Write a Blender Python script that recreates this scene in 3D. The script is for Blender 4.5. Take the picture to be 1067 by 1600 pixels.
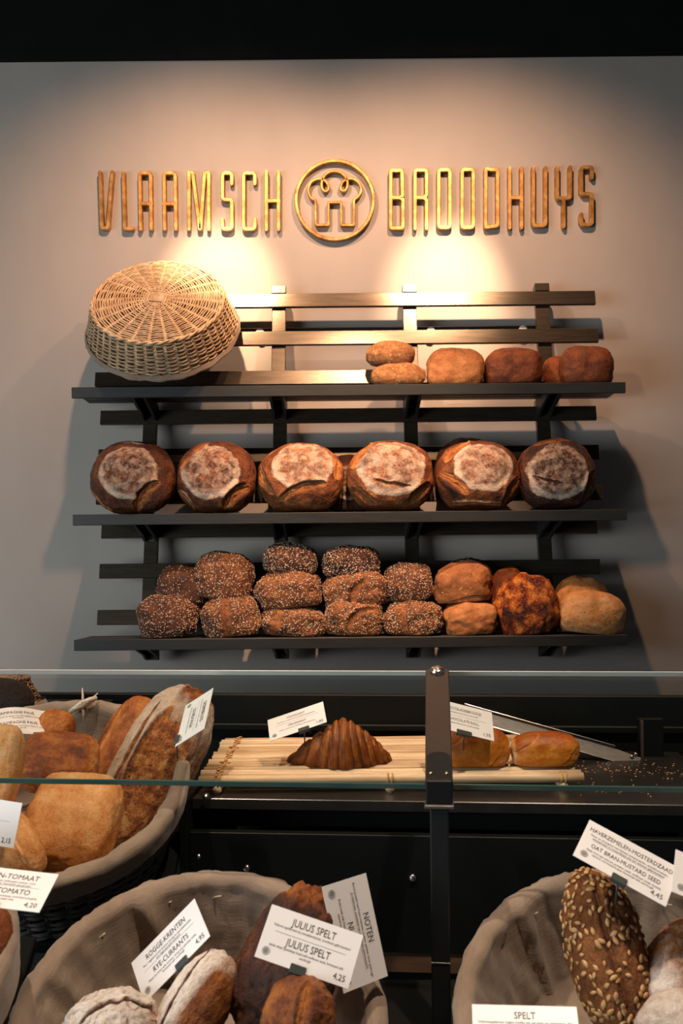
import bpy, math, random
import numpy as np
from mathutils import Matrix, Vector

for o in list(bpy.data.objects):
    bpy.data.objects.remove(o)
scene = bpy.context.scene
COL = scene.collection
PI = math.pi

# ------------------------------------------------------------------ camera
F = 1555.6            # focal length in pixels of the 1067 x 1600 frame
CX, HY = 533.5, 830.0 # principal point (level camera, shifted lens)
CZ = 1.55             # camera height
ROLL = math.radians(-0.55)
cam_d = bpy.data.cameras.new('camera')
cam = bpy.data.objects.new('camera', cam_d)
COL.objects.link(cam)
cam_d.sensor_fit = 'AUTO'
cam_d.sensor_width = 36.0
cam_d.lens = 36.0 * F / 1600.0
cam_d.shift_y = (HY - 800.0) / 1600.0
cam_d.clip_start = 0.05
CR = Vector((math.cos(ROLL), 0, math.sin(ROLL)))
CU = Vector((-math.sin(ROLL), 0, math.cos(ROLL)))
cam.matrix_world = Matrix((
    (CR.x, CU.x, 0, 0), (0, 0, -1, 0), (CR.z, CU.z, 0, CZ), (0, 0, 0, 1)))
cam_d.dof.use_dof = True
cam_d.dof.focus_distance = 2.75
cam_d.dof.aperture_fstop = 13.0
scene.camera = cam

def P(px, py, d):
    """world point at distance d in front of the camera seen at pixel px, py"""
    v = (CR * (px - CX) + CU * (HY - py)) * (d / F)
    return Vector((v.x, d, CZ + v.z))

# ------------------------------------------------------------------ world, light, exposure
world = bpy.data.worlds.new('world')
scene.world = world
world.use_nodes = True
bg = world.node_tree.nodes['Background']
bg.inputs['Color'].default_value = (0.80, 0.93, 1.0, 1)
bg.inputs['Strength'].default_value = 0.055
vs = scene.view_settings
vs.view_transform = 'Standard'
vs.look = 'None'
vs.exposure = 0.16
vs.gamma = 1.0
vs.use_curve_mapping = False

WALL = 3.27

def light(name, kind, loc, aim, energy, color, **kw):
    l = bpy.data.lights.new(name, kind)
    l.energy = energy
    l.color = color
    for k, v in kw.items():
        setattr(l, k, v)
    o = bpy.data.objects.new(name, l)
    COL.objects.link(o)
    o.location = loc
    o.rotation_euler = (Vector(aim) - Vector(loc)).to_track_quat('-Z', 'Y').to_euler()
    return o

WARM = (1.0, 0.57, 0.345)
for lx in (-0.40, 0.36):
    pos = (lx, WALL - 0.90, CZ + 1.66)
    aim = (lx * 0.97, WALL, CZ + 0.755)
    low = (lx * 0.97, WALL, CZ + 0.05)
    # the flood of the reflector and its bright core
    light('wall_spot_flood', 'SPOT', pos, low, 78, WARM, spot_size=math.radians(116), spot_blend=0.85, shadow_soft_size=0.028)
    light('wall_spot_core', 'SPOT', pos, aim, 350, (1.0, 0.62, 0.37), spot_size=math.radians(23), spot_blend=1.0, shadow_soft_size=0.028)
# added spot with no known lamp, brightening the middle of the rack
light('added_rack_spot', 'SPOT', (0.10, 1.75, CZ + 1.7), (0.03, 3.05, CZ - 0.02), 260, WARM, spot_size=math.radians(37), spot_blend=0.9, shadow_soft_size=0.02)
# spots of the ceiling track above the counter
for lx, ly, e in ((-0.75, 1.15, 112), (0.50, 0.90, 135)):
    light('counter_spot', 'SPOT', (lx, ly, CZ + 1.7), (lx * 0.8, 1.42, CZ - 0.55), e, (1.0, 0.79, 0.60),
          spot_size=math.radians(62), spot_blend=0.6, shadow_soft_size=0.03)
# daylight from the shop window behind the camera
light('shop_window_daylight', 'AREA', (-3.3, -0.3, 1.45), (0, 2.2, 0.8), 92, (0.90, 0.975, 1.0),
      shape='RECTANGLE', size=2.6, size_y=1.7)

# ------------------------------------------------------------------ materials
def nt(name):
    m = bpy.data.materials.new(name)
    m.use_nodes = True
    t = m.node_tree
    b = t.nodes['Principled BSDF']
    return m, t, b

def link(t, a, b):
    t.links.new(a, b)

def node(t, kind, **inp):
    n = t.nodes.new(kind)
    for k, v in inp.items():
        if k in n.inputs:
            n.inputs[k].default_value = v
    return n

def math_node(t, op, a, b):
    n = t.nodes.new('ShaderNodeMath')
    n.operation = op
    for i, v in enumerate((a, b)):
        if v is None:
            continue
        if isinstance(v, (int, float)):
            n.inputs[i].default_value = v
        else:
            link(t, v, n.inputs[i])
    return n.outputs[0]

def mix_col(t, fac, a, b):
    n = t.nodes.new('ShaderNodeMix')
    n.data_type = 'RGBA'
    for i, v in ((0, fac), (6, a), (7, b)):
        if isinstance(v, (int, float)):
            n.inputs[i].default_value = v
        elif isinstance(v, (tuple, list)):
            n.inputs[i].default_value = (*v, 1)
        else:
            link(t, v, n.inputs[i])
    return n.outputs[2]

def noise_tex(t, scale, detail=4.0, rough=0.55, coord='Object', stretch=None):
    tc = t.nodes.new('ShaderNodeTexCoord')
    n = t.nodes.new('ShaderNodeTexNoise')
    n.inputs['Scale'].default_value = scale
    n.inputs['Detail'].default_value = detail
    n.inputs['Roughness'].default_value = rough
    if stretch:
        mp = t.nodes.new('ShaderNodeMapping')
        mp.inputs['Scale'].default_value = stretch
        link(t, tc.outputs[coord], mp.inputs['Vector'])
        link(t, mp.outputs[0], n.inputs['Vector'])
    else:
        link(t, tc.outputs[coord], n.inputs['Vector'])
    return n.outputs['Fac']

def ramp(t, fac, stops):
    r = t.nodes.new('ShaderNodeValToRGB')
    el = r.color_ramp.elements
    while len(el) < len(stops):
        el.new(0.5)
    for e, (p, c) in zip(el, stops):
        e.position = p
        e.color = (*c, 1) if len(c) == 3 else c
    link(t, fac, r.inputs[0])
    return r.outputs[0]

def bump(t, b, h, strength, dist=0.002):
    n = t.nodes.new('ShaderNodeBump')
    n.inputs['Strength'].default_value = strength
    n.inputs['Distance'].default_value = dist
    link(t, h, n.inputs['Height'])
    link(t, n.outputs[0], b.inputs['Normal'])

def simple(name, c1, c2=None, scale=20, rough=0.5, metal=0.0, bmp=0.0, spec=0.5, stretch=None, detail=4):
    m, t, b = nt(name)
    f = noise_tex(t, scale, detail, stretch=stretch)
    link(t, ramp(t, f, [(0.3, c1), (0.7, c2 or c1)]), b.inputs['Base Color'])
    b.inputs['Roughness'].default_value = rough
    b.inputs['Metallic'].default_value = metal
    b.inputs['Specular IOR Level'].default_value = spec
    if bmp:
        bump(t, b, f, bmp)
    return m

M = {}
def plaster():
    m, t, b = nt('plaster')
    f = noise_tex(t, 1.3, 6, 0.6)
    g = noise_tex(t, 9, 5, 0.6, stretch=(1, 1, 0.4))
    k = math_node(t, 'ADD', math_node(t, 'MULTIPLY', f, 0.7), math_node(t, 'MULTIPLY', g, 0.3))
    link(t, ramp(t, k, [(0.3, (0.305, 0.278, 0.252)), (0.7, (0.375, 0.342, 0.312))]), b.inputs['Base Color'])
    b.inputs['Roughness'].default_value = 0.62
    bump(t, b, noise_tex(t, 60, 4), 0.06)
    return m
M['wall'] = plaster()
M['black'] = simple('black_paint', (0.004, 0.005, 0.005), (0.006, 0.007, 0.007), 8, 0.8, spec=0.1)
M['floor'] = simple('floor_stone', (0.05, 0.05, 0.05), (0.08, 0.08, 0.078), 3, 0.5)
M['rack'] = simple('rack_steel', (0.085, 0.070, 0.052), (0.125, 0.104, 0.078), 14, 0.28, metal=0.8, spec=0.6, stretch=(1, 8, 8))
M['board'] = simple('board_black', (0.012, 0.0155, 0.016), (0.020, 0.024, 0.0245), 14, 0.48, spec=0.45, stretch=(1, 8, 8))
M['counter'] = simple('counter_black', (0.004, 0.0055, 0.0055), (0.007, 0.0085, 0.0085), 10, 0.5, spec=0.22)
M['counter_top'] = simple('counter_board', (0.012, 0.012, 0.012), (0.020, 0.019, 0.018), 25, 0.28, spec=0.5)
M['arm'] = simple('bronze_arm', (0.030, 0.018, 0.012), (0.040, 0.025, 0.017), 40, 0.45, metal=0.2, spec=0.5)
M['post'] = simple('post_steel', (0.020, 0.024, 0.024), (0.030, 0.034, 0.034), 20, 0.35, metal=0.5)
M['chrome'] = simple('chrome', (0.6, 0.58, 0.55), (0.7, 0.68, 0.65), 30, 0.22, metal=1.0)
M['steel'] = simple('brushed_steel', (0.075, 0.066, 0.060), (0.15, 0.135, 0.125), 60, 0.5, metal=0.6, stretch=(1, 12, 12))
M['brass_screw'] = simple('brass_screw', (0.8, 0.5, 0.25), (0.85, 0.6, 0.3), 30, 0.3, metal=1.0)
M['plank'] = simple('plank_brown', (0.10, 0.050, 0.028), (0.15, 0.08, 0.045), 12, 0.5, stretch=(1, 8, 8))
M['white'] = simple('white_cap', (0.75, 0.75, 0.75), (0.8, 0.8, 0.8), 30, 0.4)
M['card'] = simple('card_white', (0.80, 0.79, 0.80), (0.83, 0.82, 0.83), 5, 0.38)
M['ink'] = simple('ink_dark', (0.035, 0.03, 0.03), (0.05, 0.045, 0.045), 10, 0.6)
M['ink_grey'] = simple('ink_grey', (0.38, 0.38, 0.39), (0.44, 0.44, 0.45), 10, 0.6)
M['clip'] = simple('clip_grey', (0.035, 0.042, 0.040), (0.05, 0.058, 0.055), 10, 0.35)
M['bamboo'] = simple('bamboo', (0.55, 0.36, 0.20), (0.74, 0.54, 0.34), 12, 0.42, stretch=(1, 10, 10), bmp=0.1)
M['bamboo_b'] = simple('bamboo_dark', (0.42, 0.26, 0.13), (0.60, 0.41, 0.23), 14, 0.42, stretch=(1, 10, 10), bmp=0.1)
M['bamboo_c'] = simple('bamboo_light', (0.66, 0.47, 0.28), (0.80, 0.62, 0.42), 14, 0.42, stretch=(1, 10, 10), bmp=0.1)
M['lashing'] = simple('lashing_cord', (0.42, 0.22, 0.08), (0.62, 0.36, 0.15), 60, 0.6)
M['thread'] = simple('thread_pale', (0.55, 0.46, 0.36), (0.68, 0.58, 0.46), 80, 0.8)

def brass():
    m, t, b = nt('patinated_brass')
    f = noise_tex(t, 35, 6, 0.65)
    g = noise_tex(t, 9, 3)
    k = math_node(t, 'ADD', math_node(t, 'MULTIPLY', f, 0.6), math_node(t, 'MULTIPLY', g, 0.4))
    link(t, ramp(t, k, [(0.36, (0.23, 0.105, 0.030)), (0.5, (0.50, 0.27, 0.09)), (0.66, (0.78, 0.50, 0.20))]), b.inputs['Base Color'])
    b.inputs['Metallic'].default_value = 0.75
    b.inputs['Roughness'].default_value = 0.42
    bump(t, b, f, 0.15)
    return m
M['brass'] = brass()

def linen(name, c1, c2):
    m, t, b = nt(name)
    f = noise_tex(t, 11, 5, 0.6)
    tc = t.nodes.new('ShaderNodeTexCoord')
    n2 = noise_tex(t, 26, 6, 0.7, stretch=(1, 1, 14))
    n3 = noise_tex(t, 500, 2, 0.5)
    k = math_node(t, 'ADD', math_node(t, 'MULTIPLY', f, 0.55), math_node(t, 'MULTIPLY', n2, 0.45))
    link(t, ramp(t, k, [(0.22, c1), (0.72, c2)]), b.inputs['Base Color'])
    b.inputs['Roughness'].default_value = 0.92
    b.inputs['Specular IOR Level'].default_value = 0.15
    b.inputs['Sheen Weight'].default_value = 0.25
    bump(t, b, math_node(t, 'ADD', n2, math_node(t, 'MULTIPLY', n3, 0.5)), 0.55, 0.0016)
    return m
M['linen'] = linen('linen_grey', (0.15, 0.110, 0.082), (0.36, 0.272, 0.205))
M['wicker'] = simple('wicker_pale', (0.34, 0.21, 0.105), (0.62, 0.46, 0.285), 40, 0.55)
M['wicker_dark'] = simple('wicker_black', (0.040, 0.043, 0.042), (0.11, 0.108, 0.10), 26, 0.5)
M['wicker_brown'] = simple('wicker_brown', (0.13, 0.07, 0.035), (0.30, 0.18, 0.09), 40, 0.6)

def glass():
    m = bpy.data.materials.new('clear_glass')
    m.use_nodes = True
    t = m.node_tree
    t.nodes.clear()
    out = t.nodes.new('ShaderNodeOutputMaterial')
    tr = node(t, 'ShaderNodeBsdfTransparent', Color=(0.955, 0.975, 0.965, 1))
    gl = node(t, 'ShaderNodeBsdfGlossy', Color=(1, 1, 1, 1), Roughness=0.03)
    # symmetric Schlick reflectance of a thin pane
    lw = t.nodes.new('ShaderNodeLayerWeight'); lw.inputs['Blend'].default_value = 0.5
    fac = math_node(t, 'ADD', math_node(t, 'MULTIPLY', math_node(t, 'POWER', lw.outputs['Facing'], 5.0), 0.9), 0.035)
    mx = t.nodes.new('ShaderNodeMixShader')
    link(t, fac, mx.inputs[0])
    link(t, tr.outputs[0], mx.inputs[1])
    link(t, gl.outputs[0], mx.inputs[2])
    link(t, mx.outputs[0], out.inputs[0])
    return m
M['glass'] = glass()
def glass_edge(name, col, rough):
    m, t, b = nt(name)
    f = noise_tex(t, 3, 2)
    link(t, ramp(t, f, [(0.3, col), (0.7, tuple(min(1, c * 1.25) for c in col))]), b.inputs['Base Color'])
    b.inputs['Roughness'].default_value = rough
    b.inputs['Specular IOR Level'].default_value = 0.8
    return m
M['edge_green'] = glass_edge('glass_edge_green', (0.035, 0.085, 0.075), 0.15)
M['edge_lit_paint'] = glass_edge('glass_edge_lit_paint', (0.62, 0.62, 0.60), 0.3)  # light scattered in the top edge, painted as a pale colour

def bread_mat(name, stops, nscale=28, namt=0.5, rough=0.55, bmp=0.35, flour=(0.64, 0.51, 0.39), speck=None, fscale=55, spec=0.4, stretch=None, bscale=90):
    def deep(c):
        l = 0.3 * c[0] + 0.6 * c[1] + 0.1 * c[2]
        c = tuple(max(0.002, (l + (v - l) * 1.12) * 0.92) for v in c)
        return (c[0], c[1] * 0.90, c[2] * 0.97)
    stops = [(p_, deep(c_)) for p_, c_ in stops]
    m, t, b = nt(name)
    tone = t.nodes.new('ShaderNodeAttribute'); tone.attribute_name = 'tone'
    fl = t.nodes.new('ShaderNodeAttribute'); fl.attribute_name = 'flour'
    n1 = noise_tex(t, nscale, 6, 0.62, stretch=stretch)
    k = math_node(t, 'ADD', tone.outputs['Fac'], math_node(t, 'MULTIPLY', math_node(t, 'SUBTRACT', n1, 0.5), namt * 2))
    n1b = noise_tex(t, nscale * 6.5, 5, 0.7)
    k = math_node(t, 'ADD', k, math_node(t, 'MULTIPLY', math_node(t, 'SUBTRACT', n1b, 0.5), 0.25 + namt * 0.9))
    c = ramp(t, k, stops)
    if speck:
        sc, th, col = speck
        n2 = noise_tex(t, sc, 2, 0.5)
        c = mix_col(t, ramp(t, n2, [(th, (0, 0, 0)), (th + 0.06, (1, 1, 1))]), c, col)
    nf = noise_tex(t, fscale, 6, 0.72)
    # patchy flour: attribute pushes the noise over its threshold
    ff = math_node(t, 'ADD', fl.outputs['Fac'], math_node(t, 'MULTIPLY', math_node(t, 'SUBTRACT', nf, 0.5), 1.1))
    fr = ramp(t, ff, [(0.26, (0, 0, 0)), (1.0, (1, 1, 1))])
    have = math_node(t, 'GREATER_THAN', fl.outputs['Fac'], 0.02)
    c = mix_col(t, math_node(t, 'MULTIPLY', fr, have), c, flour)
    link(t, c, b.inputs['Base Color'])
    b.inputs['Roughness'].default_value = rough
    b.inputs['Specular IOR Level'].default_value = spec
    nb = math_node(t, 'ADD', noise_tex(t, bscale, 6, 0.7), math_node(t, 'MULTIPLY', noise_tex(t, bscale * 4, 4, 0.7), 0.45))
    bump(t, b, nb, min(1.0, bmp * 1.5), 0.005)
    return m

DK, BR, GO, PA = (0.035, 0.012, 0.006), (0.155, 0.050, 0.016), (0.42, 0.185, 0.060), (0.66, 0.42, 0.20)
M['boule'] = bread_mat('boule_crust', [(0.1, (0.05, 0.017, 0.008)), (0.42, (0.155, 0.056, 0.02)), (0.68, (0.33, 0.135, 0.042)), (0.92, (0.52, 0.27, 0.10))], 26, 0.62, 0.5, 0.8, bscale=60, fscale=85)
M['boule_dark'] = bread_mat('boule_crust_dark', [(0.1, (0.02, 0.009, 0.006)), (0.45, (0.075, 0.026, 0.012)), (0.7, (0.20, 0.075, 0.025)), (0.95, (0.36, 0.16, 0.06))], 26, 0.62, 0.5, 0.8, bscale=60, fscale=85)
M['seeded'] = bread_mat('seeded_crust', [(0.1, (0.032, 0.012, 0.007)), (0.45, (0.13, 0.050, 0.019)), (0.75, (0.37, 0.17, 0.060)), (0.95, (0.62, 0.37, 0.16))], 26, 0.30, 0.6, 0.4, speck=(330, 0.55, (0.012, 0.010, 0.010)))
M['plain'] = bread_mat('plain_crust', [(0.1, (0.12, 0.045, 0.017)), (0.45, (0.33, 0.15, 0.055)), (0.75, (0.55, 0.31, 0.13)), (0.95, (0.70, 0.48, 0.26))], 26, 0.32, 0.6, 0.4)
M['brown'] = bread_mat('brown_crust', [(0.1, (0.03, 0.011, 0.006)), (0.45, (0.12, 0.034, 0.010)), (0.75, (0.27, 0.085, 0.022)), (0.95, (0.42, 0.19, 0.07))], 30, 0.35, 0.5, 0.4)
M['oat'] = bread_mat('oat_crust', [(0.1, (0.11, 0.045, 0.017)), (0.4, (0.30, 0.145, 0.056)), (0.7, (0.50, 0.29, 0.125)), (0.95, (0.64, 0.44, 0.24))], 60, 0.45, 0.75, 0.7, speck=(160, 0.62, (0.62, 0.44, 0.25)), bscale=150)
M['cheese'] = bread_mat('cheese_crust', [(0.22, (0.016, 0.005, 0.004)), (0.40, (0.12, 0.022, 0.008)), (0.58, (0.40, 0.115, 0.018)), (0.80, (0.60, 0.31, 0.09))], 26, 0.95, 0.42, 0.6)
M['focaccia'] = bread_mat('focaccia_crust', [(0.15, (0.30, 0.12, 0.04)), (0.45, (0.58, 0.32, 0.12)), (0.75, (0.70, 0.47, 0.23)), (0.95, (0.78, 0.58, 0.34))], 24, 0.36, 0.55, 0.3, speck=(110, 0.66, (0.10, 0.06, 0.02)))
M['ciabatta'] = bread_mat('ciabatta_crust', [(0.1, (0.19, 0.058, 0.016)), (0.4, (0.48, 0.20, 0.058)), (0.7, (0.68, 0.40, 0.165)), (0.95, (0.76, 0.58, 0.37))], 34, 0.36, 0.6, 0.35)
M['ciabatta_dark'] = bread_mat('ciabatta_brown_crust', [(0.12, (0.07, 0.018, 0.007)), (0.42, (0.24, 0.068, 0.016)), (0.72, (0.48, 0.19, 0.05)), (0.95, (0.60, 0.34, 0.14))], 26, 0.5, 0.5, 0.3, stretch=(1, 2.2, 1))
M['country'] = bread_mat('country_crust', [(0.15, (0.035, 0.012, 0.006)), (0.40, (0.17, 0.050, 0.014)), (0.62, (0.36, 0.135, 0.035)), (0.92, (0.58, 0.34, 0.14))], 48, 0.85, 0.55, 0.6, speck=(120, 0.655, (0.022, 0.010, 0.008)))
M['julius'] = bread_mat('dark_rye_crust', [(0.15, (0.018, 0.008, 0.006)), (0.40, (0.075, 0.026, 0.013)), (0.66, (0.20, 0.068, 0.022)), (0.92, (0.40, 0.165, 0.045))], 22, 0.5, 0.45, 0.5)
M['rye'] = bread_mat('rye_crust', [(0.12, (0.035, 0.014, 0.008)), (0.45, (0.17, 0.056, 0.016)), (0.75, (0.36, 0.145, 0.040)), (0.95, (0.48, 0.24, 0.09))], 40, 0.4, 0.55, 0.5, flour=(0.80, 0.72, 0.64), fscale=70)
M['seedloaf'] = bread_mat('oat_bran_crust', [(0.15, (0.03, 0.012, 0.006)), (0.42, (0.13, 0.048, 0.016)), (0.70, (0.28, 0.12, 0.040)), (0.95, (0.44, 0.23, 0.09))], 45, 0.5, 0.55, 0.7)
M['blackloaf'] = bread_mat('black_seed_crust', [(0.1, (0.008, 0.006, 0.005)), (0.5, (0.03, 0.022, 0.015)), (0.9, (0.10, 0.07, 0.04))], 180, 0.6, 0.6, 1.0, bscale=260)
M['croissant'] = bread_mat('croissant_crust', [(0.12, (0.06, 0.016, 0.006)), (0.42, (0.20, 0.060, 0.014)), (0.70, (0.38, 0.145, 0.034)), (0.95, (0.58, 0.30, 0.10))], 26, 0.35, 0.35, 0.25, spec=0.5, stretch=(4, 1, 1))
M['pastry'] = bread_mat('pastry_crust', [(0.10, (0.15, 0.036, 0.008)), (0.40, (0.42, 0.125, 0.020)), (0.70, (0.64, 0.29, 0.065)), (0.95, (0.76, 0.56, 0.32))], 24, 0.42, 0.30, 0.2, spec=0.5)
M['sesame'] = simple('sesame', (0.56, 0.42, 0.27), (0.78, 0.66, 0.50), 200, 0.6)
M['poppy'] = simple('poppy', (0.010, 0.010, 0.012), (0.02, 0.02, 0.022), 200, 0.5)
M['pumpkin'] = simple('pumpkin_seed', (0.36, 0.17, 0.055), (0.66, 0.42, 0.19), 90, 0.45)
M['crumb'] = simple('crumb', (0.40, 0.20, 0.08), (0.62, 0.38, 0.18), 200, 0.7)

# ------------------------------------------------------------------ object helpers
def mesh(name, verts, faces, mats, smooth=False, fmat=None):
    me = bpy.data.meshes.new(name)
    if isinstance(faces, np.ndarray):
        verts = np.asarray(verts, np.float32)
        k = faces.shape[1]
        me.vertices.add(len(verts)); me.vertices.foreach_set('co', verts.ravel())
        me.loops.add(faces.size); me.loops.foreach_set('vertex_index', faces.astype(np.int32).ravel())
        me.polygons.add(len(faces)); me.polygons.foreach_set('loop_start', np.arange(0, faces.size, k, dtype=np.int32))
        me.update(calc_edges=True)
    else:
        me.from_pydata([tuple(v) for v in verts], [], [tuple(int(i) for i in f) for f in faces])
    if not isinstance(mats, (list, tuple)):
        mats = [mats]
    for m in mats:
        me.materials.append(m)
    if smooth:
        me.polygons.foreach_set('use_smooth', [True] * len(me.polygons))
    if fmat is not None:
        me.polygons.foreach_set('material_index', fmat)
    me.update()
    return me

def put(name, me, parent=None, mat4=None, kind=None):
    o = bpy.data.objects.new(name, me)
    COL.objects.link(o)
    if parent is not None:
        o.parent = parent
    if mat4 is not None:
        o.matrix_local = mat4
    if kind:
        o['kind'] = kind
    return o

def tag(o, label=None, cat=None, group=None, kind=None):
    if label: o['label'] = label
    if cat: o['category'] = cat
    if group: o['group'] = group
    if kind: o['kind'] = kind
    return o

def thing(name, label, cat, mat4=None, group=None):
    o = bpy.data.objects.new(name, None)
    o.empty_display_size = 0.05
    COL.objects.link(o)
    if mat4 is not None:
        o.matrix_world = mat4
    return tag(o, label, cat, group)

class MB:
    """collects shapes into one mesh"""
    def __init__(self):
        self.v, self.f = [], []
    def add(self, verts, faces):
        k = len(self.v)
        self.v += [tuple(v) for v in verts]
        self.f += [tuple(i + k for i in f) for f in faces]
        return self
    def box(self, lo, hi, m=None):
        x0, y0, z0 = lo; x1, y1, z1 = hi
        vs_ = [Vector(p) for p in ((x0, y0, z0), (x1, y0, z0), (x1, y1, z0), (x0, y1, z0), (x0, y0, z1), (x1, y0, z1), (x1, y1, z1), (x0, y1, z1))]
        if m is not None:
            vs_ = [m @ p for p in vs_]
        return self.add(vs_, [(0, 3, 2, 1), (4, 5, 6, 7), (0, 1, 5, 4), (1, 2, 6, 5), (2, 3, 7, 6), (3, 0, 4, 7)])
    def bbox(self, lo, hi, b, m=None):
        """box with chamfered edges"""
        vs_, c = [], [(l + h) / 2 for l, h in zip(lo, hi)]
        hs = [(h - l) / 2 for l, h in zip(lo, hi)]
        b = min(b, *[h * 0.9 for h in hs])
        idx = {}
        for ax in range(3):
            for sx in (-1, 1):
                for sy in (-1, 1):
                    for sz in (-1, 1):
                        s = (sx, sy, sz)
                        p = [c[i] + s[i] * (hs[i] if i == ax else hs[i] - b) for i in range(3)]
                        idx[(ax, s)] = len(vs_)
                        vs_.append(Vector(p))
        fs = []
        for ax in range(3):
            u, w = (ax + 1) % 3, (ax + 2) % 3
            for s in (-1, 1):
                def key(a, bb):
                    t_ = [0, 0, 0]; t_[ax] = s; t_[u] = a; t_[w] = bb
                    return idx[(ax, tuple(t_))]
                q = [key(-1, -1), key(1, -1), key(1, 1), key(-1, 1)]
                fs.append(q if s > 0 else q[::-1])
        for ax in range(3):
            u, w = (ax + 1) % 3, (ax + 2) % 3
            for a in (-1, 1):
                for bb in (-1, 1):
                    def k2(face_ax, e):
                        t_ = [0, 0, 0]; t_[ax] = e; t_[u] = a; t_[w] = bb
                        return idx[(face_ax, tuple(t_))]
                    q = [k2(u, -1), k2(u, 1), k2(w, 1), k2(w, -1)]
                    fs.append(q if a * bb < 0 else q[::-1])
        for sx in (-1, 1):
            for sy in (-1, 1):
                for sz in (-1, 1):
                    q = [idx[(0, (sx, sy, sz))], idx[(1, (sx, sy, sz))], idx[(2, (sx, sy, sz))]]
                    fs.append(q if sx * sy * sz > 0 else q[::-1])
        if m is not None:
            vs_ = [m @ p for p in vs_]
        return self.add(vs_, fs)
    def tube(self, pts, r, closed=False, sides=6, cap=True):
        pts = np.asarray([tuple(p) for p in pts], float)
        n = len(pts)
        rr = np.full(n, r) if np.isscalar(r) else np.asarray(r, float)
        if closed:
            tg = np.roll(pts, -1, 0) - np.roll(pts, 1, 0)
        else:
            tg = np.gradient(pts, axis=0)
        tg /= np.linalg.norm(tg, axis=1)[:, None] + 1e-12
        ref = np.array((0.31, 0.27, 0.91))
        if np.abs(tg @ ref).max() > 0.97:
            ref = np.array((0.9, -0.4, 0.1))
        a = np.cross(tg, ref); a /= np.linalg.norm(a, axis=1)[:, None]
        b = np.cross(tg, a)
        an = np.arange(sides) * 2 * PI / sides
        ring = pts[:, None, :] + rr[:, None, None] * (np.cos(an)[None, :, None] * a[:, None, :] + np.sin(an)[None, :, None] * b[:, None, :])
        fs = []
        for i in range(n if closed else n - 1):
            j = (i + 1) % n
            for k in range(sides):
                l = (k + 1) % sides
                fs.append((i * sides + k, i * sides + l, j * sides + l, j * sides + k))
        if cap and not closed:
            fs.append(tuple(range(sides))[::-1])
            fs.append(tuple((n - 1) * sides + k for k in range(sides)))
        return self.add(ring.reshape(-1, 3), fs)
    def lathe(self, prof, seg=24, m=None):
        vs_, fs = [], []
        for r, z in prof:
            for k in range(seg):
                p = Vector((r * math.cos(2 * PI * k / seg), r * math.sin(2 * PI * k / seg), z))
                vs_.append(m @ p if m is not None else p)
        for i in range(len(prof) - 1):
            for k in range(seg):
                l = (k + 1) % seg
                fs.append((i * seg + k, i * seg + l, (i + 1) * seg + l, (i + 1) * seg + k))
        fs.append(tuple(range(seg))[::-1])
        fs.append(tuple((len(prof) - 1) * seg + k for k in range(seg)))
        return self.add(vs_, fs)
    def prism(self, poly, thick, m):
        """poly in local xy extruded along local z"""
        n = len(poly)
        vs_ = [m @ Vector((x, y, 0)) for x, y in poly] + [m @ Vector((x, y, thick)) for x, y in poly]
        fs = [tuple(range(n))[::-1], tuple(range(n, 2 * n))] + [(i, (i + 1) % n, n + (i + 1) % n, n + i) for i in range(n)]
        return self.add(vs_, fs)
    def mesh(self, name, mats, smooth=False, fmat=None):
        return mesh(name, self.v, self.f, mats, smooth, fmat)
    def build(self, name, mats, parent=None, smooth=False, mat4=None, kind=None):
        return put(name, self.mesh(name, mats, smooth), parent, mat4, kind)

T = Matrix.Translation
def RX(a): return Matrix.Rotation(math.radians(a), 4, 'X')
def RY(a): return Matrix.Rotation(math.radians(a), 4, 'Y')
def RZ(a): return Matrix.Rotation(math.radians(a), 4, 'Z')

def frame(theta, lean):
    """local X along the image angle theta, local Z facing the viewer; lean 0 = upright face, 90 = lying"""
    th, ph = math.radians(theta), math.radians(lean)
    R = Vector((1, 0, 0)); U = Vector((0, math.sin(ph), math.cos(ph))); N = Vector((0, -math.cos(ph), math.sin(ph)))
    e1 = R * math.cos(th) + U * math.sin(th)
    e2 = N.cross(e1)
    return Matrix(((e1.x, e2.x, N.x, 0), (e1.y, e2.y, N.y, 0), (e1.z, e2.z, N.z, 0), (0, 0, 0, 1)))

# gradient noise on numpy arrays
_rs = np.random.RandomState(7)
_perm = np.tile(_rs.permutation(256), 3)
_grad = _rs.normal(size=(256, 3)); _grad /= np.linalg.norm(_grad, axis=1)[:, None]
def noise(p):
    p = np.asarray(p, float)
    i = np.floor(p).astype(int); f = p - i
    u = f * f * f * (f * (f * 6 - 15) + 10)
    i &= 255
    out = 0
    for dx in (0, 1):
        for dy in (0, 1):
            for dz in (0, 1):
                h = _perm[_perm[_perm[i[:, 0] + dx] + i[:, 1] + dy] + i[:, 2] + dz]
                g = _grad[h]
                w = (u[:, 0] if dx else 1 - u[:, 0]) * (u[:, 1] if dy else 1 - u[:, 1]) * (u[:, 2] if dz else 1 - u[:, 2])
                out = out + w * (g * (f - np.array((dx, dy, dz)))).sum(1)
    return out * 1.5
def fbm(p, o=3):
    s, a = 0, 1.0
    for k in range(o):
        s = s + a * noise(p * (2 ** k) + 17.3 * k); a *= 0.5
    return s
def smooth(a, b, x):
    t = np.clip((x - a) / (b - a), 0, 1)
    return t * t * (3 - 2 * t)

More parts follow.
